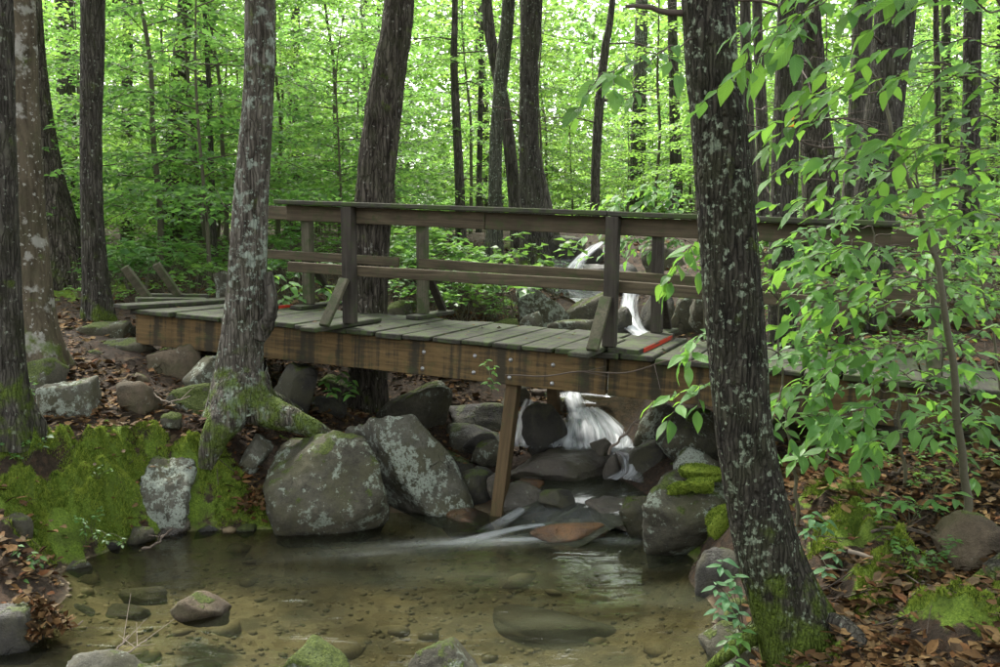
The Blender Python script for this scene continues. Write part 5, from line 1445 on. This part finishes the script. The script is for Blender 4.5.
shoot('little round leaved seedling near the bottom right roots', (922, 655, 4.1), [(918, 638, 4.05), (930, 632, 4.05), (940, 640, 4.05)], 'low', .055)
shoot('flat seedling under the sapling on the right slope', (910, 520, 4.9), [(880, 500, 4.7), (905, 496, 4.7), (935, 495, 4.7), (955, 492, 4.7)], 'near', .085)
shoot('tiny seedling in front of the brown boulder at right', (930, 565, 4.6), [(925, 553, 4.5), (938, 560, 4.5)], 'low', .045)
shoot('shoot growing past the beam bolts beside the beam', (492, 388, 6.85), [(486, 360, 6.8), (494, 366, 6.8), (488, 378, 6.8), (495, 382, 6.8)], 'near', .055)
shoot('leafy clump at the left picture edge by the water', (18, 578, 5.75), [(5, 548, 5.7), (18, 545, 5.65), (32, 552, 5.65), (12, 560, 5.6), (28, 566, 5.6), (40, 556, 5.7), (8, 575, 5.5), (22, 580, 5.5)], 'low', .06)
shoot('few pale leaves on the moss by the left shore', (96, 540, 6.3), [(84, 526, 6.25), (96, 530, 6.2), (106, 534, 6.2), (122, 538, 6.3)], 'low', .045)
shoot('bright young leaves under the beam left of the leaning trunk', (340, 400, 8.3), [(325, 378, 8.3), (342, 372, 8.3), (352, 380, 8.2), (332, 388, 8.2), (350, 390, 8.2)], 'near', .10)
shoot('bright young leaves behind the deck left of the left near post', (300, 318, 9.6), [(275, 275, 9.5), (290, 282, 9.5), (300, 292, 9.5), (284, 296, 9.5), (325, 286, 9.6), (335, 292, 9.6), (262, 268, 9.4), (310, 280, 9.6)], 'near', .15)

finish_leaves()

# ------------------------------------------------------------------ low plants on the forest floor
def seedling_mesh(seed, n=26, h=.35, spread=.28, leaf=.075):
    rg = np.random.default_rng(seed)
    C, D = [], []
    st = []
    for k in range(6):
        a = k * 1.05 + rg.uniform(-.4, .4); r = spread * rg.uniform(.4, 1); hh = h * rg.uniform(.5, 1)
        e = np.array((math.cos(a) * r, math.sin(a) * r, hh))
        st.append(twig_tube([(0, 0, -.03), e * .5 + np.array((0, 0, .05)), e], .004, .0015, 4, 6))
        for q in range(n // 6 + 1):
            b = rg.uniform(0, 6.28)
            C.append(e + rg.normal(size=3) * .035); D.append((math.cos(b), math.sin(b), rg.uniform(-.4, .15)))
    C = np.array(C); D = np.array(D); D /= np.linalg.norm(D, axis=1)[:, None]
    N = np.tile(np.array((0, 0, 1.0)), (len(C), 1)) + rg.normal(size=D.shape) * .3
    N -= (N * D).sum(1)[:, None] * D; N /= np.linalg.norm(N, axis=1)[:, None]
    ln = leaf * rg.uniform(.6, 1.2, len(C))
    V, Fc = leaf_quads(C, D, N, ln, ln * .62)
    sv, sf = cat_mesh(st)
    return raw_mesh('foliage', V, Fc, MAT['leaf_low'], smooth=False), raw_mesh('stem', sv, sf, MAT['stem_green'])
SEED = [seedling_mesh(1, 40, .38, .3, .095), seedling_mesh(2, 60, .6, .42, .11), seedling_mesh(3, 26, .2, .22, .07), seedling_mesh(4, 64, .32, .46, .09)]
rg = np.random.default_rng(77)
cnt = 0
zones = [(100, 460, 10.8, 17, 116), (380, 560, 10, 13.5, 46), (-40, 120, 10.5, 17, 26), (720, 1020, 7.4, 13, 82), (520, 720, 14.5, 19, 12), (812, 1000, 4.5, 6.4, 16), (0, 110, 6.0, 7.0, 5)]
for (a, b, d0, d1, n) in zones:
    for k in range(n):
        d = rg.uniform(d0, d1); px = rg.uniform(a, b); x = (px - 500) / F * d
        if math.hypot(x - 1.2, d - 11) < .8: continue
        z = hz(x, d)
        if a == 520 and 535 < px < 665: continue
        if z < .12: continue
        s = int(rg.integers(0, 4))
        where = {0: 'behind the left bridge half', 1: 'just behind the deck', 2: 'on the far left floor', 3: 'on the right bank', 4: 'upstream of the falls', 5: 'on the near right slope', 6: 'on the near left bank'}[zones.index((a, b, d0, d1, n))]
        t = thing('seedling', (x, d, z), ['small', 'tall', 'tiny', 'wide'][s] + ' green seedling ' + where_of(px) + ', ' + where, 'plant', 'seedlings ' + where)
        link('foliage', SEED[s][0], t); link('stem', SEED[s][1], t)
        sc_ = rg.uniform(.75, 1.5) * (.34 if d < 7 else 1); t.scale = (sc_,) * 3; t.rotation_euler = (0, 0, rg.uniform(0, 6.28))

# mossy stump behind the left part of the bridge
sb = P(222, 312, 10.4)
hh = np.linspace(0, .55, 30)
Cst = np.c_[.05 * np.sin(hh * 6), .03 * np.cos(hh * 5), hh - .1]
V, Fc = tube(Cst, .05 + .22 * np.exp(-hh / .22), 32, lambda a, CC: .35 * fbm(np.stack([np.cos(a)[None] * 2 + 0 * CC[:, :1], np.sin(a)[None] * 2 + 0 * CC[:, :1], CC[:, 2:3] * 6 + 0 * a[None]], -1).reshape(-1, 3) + 4, 3).reshape(len(CC), -1) + .35 * np.cos(4 * a)[None] * np.exp(-CC[:, 2:3] / .2))
o = link('stump', raw_mesh('stump', V, Fc, MAT['rock_moss']), None, sb)
tag(o, 'jagged mossy stump behind the left end of the bridge', 'stump')

# ------------------------------------------------------------------ roots, sticks, debris
def stick(label, pts, r0, r1, mat='twig_pale', forks=2, seed=0, name='stick'):
    base = P(*pts[0])
    Q = np.array([P(*p) for p in pts]) - base
    parts = [twig_tube(Q, r0, r1, 7, 26, r0 * 1.2, seed)]
    rg = np.random.default_rng(seed)
    C = crom(Q, 20)
    for k in range(forks):
        i = int(rg.integers(6, 16)); t = C[i + 1] - C[i]; t /= np.linalg.norm(t)
        e = t * .6 + rg.normal(size=3) * .5
        parts.append(twig_tube([C[i], C[i] + e * .06, C[i] + e * rg.uniform(.1, .2)], r1 * .9, r1 * .4, 5, 8))
    V, Fc = cat_mesh(parts)
    return tag(link(name, raw_mesh(name, V, Fc, MAT[mat]), None, base), label, 'stick')
stick('pale forked branch leaning over the cascade foot', [(608, 453, 7.6), (624, 435, 7.5), (640, 415, 7.4), (654, 400, 7.3)], .012, .006, forks=5, seed=1)
stick('thin bare twig hanging along the beam', [(505, 375, 6.85), (540, 376, 6.8), (580, 372, 6.7), (625, 373, 6.6), (668, 361, 6.4), (712, 362, 6.2)], .005, .005, 'twig', 3, 2)
stick('curved pale stick on the right slope', [(850, 552, 4.85), (880, 560, 4.75), (905, 568, 4.65), (925, 585, 4.5), (942, 600, 4.4)], .012, .010, forks=2, seed=3)
stick('thin straight stick on the right slope above moss', [(822, 568, 4.95), (858, 570, 4.85), (895, 566, 4.75)], .006, .004, forks=1, seed=4)
stick('dark stick lying upward on the right slope', [(868, 492, 5.6), (884, 482, 5.6), (902, 468, 5.6)], .016, .010, 'twig', 1, 5)
stick('short grey stick below the sapling foot', [(870, 532, 5.05), (900, 528, 5.0), (932, 536, 4.9)], .010, .006, 'twig', 2, 6)
stick('broken dark twig below moss on the right bank', [(862, 628, 4.4), (880, 618, 4.4), (898, 606, 4.45)], .013, .008, 'twig', 1, 7)
stick('dark waterlogged twig along the left shore', [(138, 552, 6.45), (158, 542, 6.5), (170, 528, 6.6)], .012, .006, 'twig', 3, 8)
stick('thin stick lying along the waterline', [(180, 526, 6.95), (215, 532, 6.95), (262, 534, 6.9)], .008, .004, 'twig', 2, 9)
stick('long twig on the leaf litter of the left bank', [(150, 392, 7.5), (168, 402, 7.4), (190, 396, 7.4)], .007, .004, 'twig_pale', 3, 10)
stick('thin twig standing in the pool by the debris', [(48, 622, 5.2), (64, 630, 5.1), (82, 622, 5.1)], .006, .004, 'twig_pale', 2, 11)
stick('branched bare twig in the bottom left corner', [(104, 665, 4.6), (118, 650, 4.6), (128, 634, 4.65)], .008, .003, 'twig_pale', 6, 12)
stick('second bare twig in the bottom left corner', [(112, 662, 4.55), (126, 654, 4.55), (146, 640, 4.6)], .006, .003, 'twig_pale', 5, 13)
stick('fallen thin log lying behind the deck', [(395, 262, 11.5), (372, 248, 12), (348, 240, 12.4)], .02, .012, 'twig', 3, 14)
stick('bare fallen branch in the seedlings behind the deck', [(432, 318, 10.6), (455, 300, 10.8), (478, 305, 10.8), (500, 322, 10.6)], .012, .006, 'twig', 5, 15)
stick('dark driftwood log across the stream above cascade', [(530, 392, 8.9), (560, 389, 8.7), (600, 393, 8.6)], .035, .03, 'twig', 1, 16)
# big exposed roots at the bottom right, of a tree outside the frame
rtb = P(1060, 600, 4.3)
RR = thing('exposed_roots', rtb, 'thick exposed tree roots at the bottom right edge', 'root')
for i, (pts, a, b) in enumerate([([(1060, 560, 4.35), (1010, 575, 4.3), (975, 592, 4.3), (945, 605, 4.3), (922, 624, 4.3)], .10, .035), ([(1050, 590, 4.2), (1005, 610, 4.15), (965, 618, 4.15), (925, 612, 4.2)], .06, .02),
                                ([(1050, 620, 4.0), (1000, 640, 3.98), (950, 652, 4.0), (915, 660, 4.05)], .05, .02), ([(1050, 560, 4.5), (1010, 560, 4.5), (985, 570, 4.5)], .07, .03)]):
    root(RR, pts, a, b, 'bark_grey', 20 + i)
root(FT, [(830, 622, 4.3), (850, 632, 4.2), (862, 648, 4.1), (868, 680, 4.0)], .055, .03, 'bark_grey', 30)
root(FT, [(770, 620, 4.45), (745, 640, 4.4), (725, 655, 4.4), (708, 668, 4.45)], .06, .02, 'bark_near', 31)
root(FT, [(940, 556, 4.65), (948, 566, 4.6), (946, 578, 4.6)], .02, .012, 'bark_grey', 32) if False else None

# ------------------------------------------------------------------ litter, moss fuzz, pebbles (uncountable)
def litter():
    rg = np.random.default_rng(3)
    X, Y = [], []
    def zone(px0, px1, py0, py1, dfun, n):
        px = rg.uniform(px0, px1, n); d = dfun(rg, n)
        X.append((px - 500) / F * d); Y.append(d)
    zone(-40, 330, 0, 0, lambda r, n: r.uniform(5.4, 10, n), 13000)
    zone(760, 1060, 0, 0, lambda r, n: r.uniform(3.8, 9, n), 15000)
    zone(-40, 560, 0, 0, lambda r, n: r.uniform(9, 16, n), 9000)
    zone(560, 1060, 0, 0, lambda r, n: r.uniform(9, 15, n), 5000)
    zone(840, 1060, 0, 0, lambda r, n: r.uniform(3.3, 4.6, n), 3500)
    zone(290, 570, 0, 0, lambda r, n: r.uniform(8.2, 10.8, n), 4000)
    zone(230, 300, 0, 0, lambda r, n: r.uniform(6.9, 7.4, n), 500)
    X = np.concatenate(X); Y = np.concatenate(Y)
    m = moss_of(X, Y)
    cl = fbm(np.c_[X * 2.0, Y * 2.0, 0 * X], 2)
    keep = (rg.uniform(0, 1, len(X)) > m * .72) & (cl + rg.uniform(-.3, .5, len(X)) > -.15)
    X, Y = X[keep], Y[keep]
    Z = height(X, Y)
    k2 = Z > .03
    X, Y, Z = X[k2], Y[k2], Z[k2]
    n = len(X)
    C = np.c_[X, Y, Z + rg.uniform(.004, .022, n) + .018 * (moss_of(X, Y) > .4)]
    a = rg.uniform(0, 6.28, n)
    D = np.c_[np.cos(a), np.sin(a), rg.uniform(-.3, .35, n)]; D /= np.linalg.norm(D, axis=1)[:, None]
    N = np.tile(np.array((0, 0, 1.0)), (n, 1)) + rg.normal(size=D.shape) * .35
    N -= (N * D).sum(1)[:, None] * D; N /= np.linalg.norm(N, axis=1)[:, None]
    ln = .022 + .075 * rg.uniform(0, 1, n) ** 1.6; wd = ln * rg.uniform(.35, .75, n)
    S = np.cross(N, D)
    ln = ln[:, None]; wd = wd[:, None]
    curl = rg.uniform(-.25, .55, n)[:, None]
    V = np.stack([C, C + D * ln * .35 + S * wd * .5 + N * wd * curl, C + D * ln * .7 + S * wd * .38 + N * wd * curl * 1.4, C + D * ln + N * ln * curl * .5, C + D * ln * .7 - S * wd * .38 + N * wd * curl * 1.1, C + D * ln * .35 - S * wd * .5 + N * wd * curl * .8], 1).reshape(-1, 3)
    b = np.arange(n)[:, None] * 6
    Fc = np.concatenate([b + np.array([[0, 1, 2, 3]]), b + np.array([[0, 3, 4, 5]])], 0)
    tag(link('leaf_litter', raw_mesh('leaf_litter', V, Fc, MAT['litter'], smooth=False)), 'brown fallen leaves scattered over both banks', 'leaves', kind='stuff')
litter()

def litter_twigs():
    rg = np.random.default_rng(13)
    parts = []
    for k in range(420):
        if k % 2: d = rg.uniform(4.0, 8.5); px = rg.uniform(780, 1020)
        else: d = rg.uniform(5.8, 11); px = rg.uniform(-20, 330)
        x = (px - 500) / F * d
        a = rg.uniform(0, 6.28); l = rg.uniform(.06, .32)
        q = np.array([(x, d), (x + math.cos(a) * l * .5 + rg.normal() * .02, d + math.sin(a) * l * .5), (x + math.cos(a) * l, d + math.sin(a) * l)])
        z = height(q[:, 0], q[:, 1])
        if z.min() < .03: continue
        parts.append(twig_tube(np.c_[q, z + rg.uniform(.006, .02)], rg.uniform(.002, .005), .0015, 4, 6))
    V, Fc = cat_mesh(parts)
    tag(link('litter_twigs', raw_mesh('litter_twigs', V, Fc, MAT['twig'])), 'short dead twigs strewn in the leaf litter', 'twigs', kind='stuff')
litter_twigs()

def moss_fuzz():
    rg = np.random.default_rng(4)
    XX, YY = [], []
    for c, r, s in MOSSW:
        if c[1] > 9: continue
        n = int(90000 * r * r * 2.2)
        a = rg.uniform(0, 6.28, n); q = np.sqrt(rg.uniform(0, 1, n)) * r * 1.15
        XX.append(c[0] + np.cos(a) * q); YY.append(c[1] + np.sin(a) * q)
    X = np.concatenate(XX); Y = np.concatenate(YY)
    m = moss_of(X, Y) + 1.3 * fbm(np.c_[X * 4, Y * 4, 0 * X], 3)
    k = m > .6
    X, Y = X[k], Y[k]
    Z = height(X, Y); k = Z > .02
    X, Y, Z = X[k], Y[k], Z[k]
    n = len(X)
    C = np.c_[X, Y, Z - .004]
    D = rg.normal(size=(n, 3)) * .55 + np.array((0, 0, 1.0)); D /= np.linalg.norm(D, axis=1)[:, None]
    a = rg.uniform(0, 6.28, n); S = np.c_[np.cos(a), np.sin(a), 0 * a]
    ln = (rg.uniform(.010, .030, n) * (.6 + .8 * np.clip(fbm(np.c_[X * 11, Y * 11, 0 * X + 3], 2) + .5, 0, 1)))[:, None]
    V = np.stack([C - S * .0045, C + S * .0045, C + D * ln], 1).reshape(-1, 3)
    tag(link('moss', raw_mesh('moss', V, np.arange(n * 3).reshape(-1, 3), MAT['mossfuzz'], smooth=False)), 'bright green moss carpet on both banks', 'moss', kind='stuff')
moss_fuzz()

def moss_cushion(label, px, py, d, wpx, hpx, seed):
    c = P(px, py, d)
    V, Fc = rock_shape(seed, 4, 6, 5, .16)
    V = V * np.array((M(wpx, d) / 2, M(wpx, d) * .4, M(hpx, d) / 2))
    base = raw_mesh('cushion', V, Fc, MAT['mossfuzz'])
    t = thing('moss_cushion', c, label, 'moss', 'moss cushions on the bank boulder')
    link('cushion', base, t)
    rg = np.random.default_rng(seed)
    idx = rg.integers(0, len(Fc), 5000)
    w = rg.dirichlet((1, 1, 1), 5000)
    Pp = (V[Fc[idx]] * w[..., None]).sum(1)
    Nn = np.cross(V[Fc[idx, 1]] - V[Fc[idx, 0]], V[Fc[idx, 2]] - V[Fc[idx, 0]]); Nn /= np.linalg.norm(Nn, axis=1)[:, None] + 1e-9
    D = Nn + rg.normal(size=Nn.shape) * .5; D /= np.linalg.norm(D, axis=1)[:, None]
    S = np.cross(D, rg.normal(size=D.shape)); S /= np.linalg.norm(S, axis=1)[:, None]
    VV = np.stack([Pp - S * .0035, Pp + S * .0035, Pp + D * rg.uniform(.006, .018, 5000)[:, None]], 1).reshape(-1, 3)
    o = link('fuzz', raw_mesh('fuzz', VV, np.arange(15000).reshape(-1, 3), MAT['mossfuzz'], smooth=False), t)
    o['kind'] = 'stuff'
moss_cushion('upper broad moss cushion on the bank boulder', 702, 472, 6.5, 50, 17, 1)
moss_cushion('round moss cushion left of the others on the bank boulder', 678, 488, 6.35, 26, 12, 2)
moss_cushion('round moss cushion in the middle of the bank boulder', 700, 486, 6.25, 28, 13, 3)
moss_cushion('hanging moss cushion against the nearest trunk', 722, 522, 6.1, 32, 34, 4)
moss_cushion('moss cap on the low ledge stone at the water', 302, 512, 6.95, 46, 15, 5)

def heap(name, label, px, py, d, rad, hgt, n, seed):
    rg = np.random.default_rng(seed)
    c = P(px, py, d)
    r = np.sqrt(rg.uniform(0, 1, n)) * rad; a = rg.uniform(0, 6.28, n)
    z = hgt * (1 - (r / rad) ** 1.5) * rg.uniform(.4, 1, n)
    C = np.c_[r * np.cos(a), r * np.sin(a) * .8, z]
    D = rand_dirs(rg, n, .7); N = rand_dirs(rg, n, 1.5)
    N -= (N * D).sum(1)[:, None] * D; N /= np.linalg.norm(N, axis=1)[:, None]
    ln = rg.uniform(.03, .075, n)
    V, Fc = leaf_quads(C, D, N, ln, ln * .6)
    tag(link(name, raw_mesh(name, V, Fc, MAT['litter'], smooth=False), None, c), label, 'leaves', kind='stuff')
heap('leaf_heap', 'sodden heap of dead leaves and twigs at the left shore', 28, 628, 5.0, .22, .22, 700, 1)
heap('leaf_heap', 'pocket of pale dead leaves between moss and the largest boulder', 256, 505, 7.05, .17, .14, 260, 2)

def deck_leaves():
    rg = np.random.default_rng(8)
    n = 90
    C = np.array([B0 + BP(rg.uniform(-4.5, 2.5), rg.uniform(0.12, 1.2), .008) for _ in range(n)])
    a = rg.uniform(0, 6.28, n)
    D = np.c_[np.cos(a), np.sin(a), 0 * a]; N = np.tile(np.array((0, 0, 1.0)), (n, 1)) + rg.normal(size=D.shape) * .2
    N -= (N * D).sum(1)[:, None] * D; N /= np.linalg.norm(N, axis=1)[:, None]
    ln = rg.uniform(.025, .06, n)
    V, Fc = leaf_quads(C, D, N, ln, ln * .6)
    tag(link('deck_leaves', raw_mesh('deck_leaves', V, Fc, MAT['litter'], smooth=False)), 'few dead leaves lying on the deck planks', 'leaves', kind='stuff')
deck_leaves()

def pebbles():
    rg = np.random.default_rng(6)
    n = 3600
    X = rg.uniform(-3.0, 1.5, n); Y = rg.uniform(4.3, 7.2, n)
    Z = height(X, Y)
    k = Z < .05
    X, Y, Z = X[k], Y[k], Z[k]
    D, Fc = ico(1)
    parts = []
    for x, y, z in zip(X, Y, Z):
        s = .006 + .022 * rg.uniform() ** 3 + (.09 * rg.uniform() ** 1.5 if rg.uniform() < .035 else 0)
        V = D * np.array((s * rg.uniform(.8, 1.4), s * rg.uniform(.8, 1.3), s * rg.uniform(.3, .55))) * (1 + .18 * rg.normal(size=(len(D), 1)))
        a = rg.uniform(0, 6.28); ca, sa = math.cos(a), math.sin(a)
        V = np.c_[V[:, 0] * ca - V[:, 1] * sa, V[:, 0] * sa + V[:, 1] * ca, V[:, 2]]
        parts.append((V + np.array((x, y, z)), Fc))
    V, Fq = cat_mesh(parts)
    tag(link('pebbles', raw_mesh('pebbles', V, Fq, MAT['pebble'])), 'gravel and pebbles on the bed of the pool', 'pebbles', kind='stuff')
pebbles()

# look-alikes that share a label are told apart by their order from the left
ORD = ['first', 'second', 'third', 'fourth', 'fifth', 'sixth', 'seventh', 'eighth', 'ninth', 'tenth']
by = {}
for o in list(COL.objects):
    if o.parent is None and o.get('group') and o.get('label'): by.setdefault(o['label'], []).append(o)
for lab, os_ in by.items():
    if 1 < len(os_) <= 10:
        os_.sort(key=lambda q: q.location.x / q.location.y)
        for k, o in enumerate(os_):
            l2 = lab + ', ' + ORD[k] + ' from left'
            if len(l2.split()) <= 16: o['label'] = l2
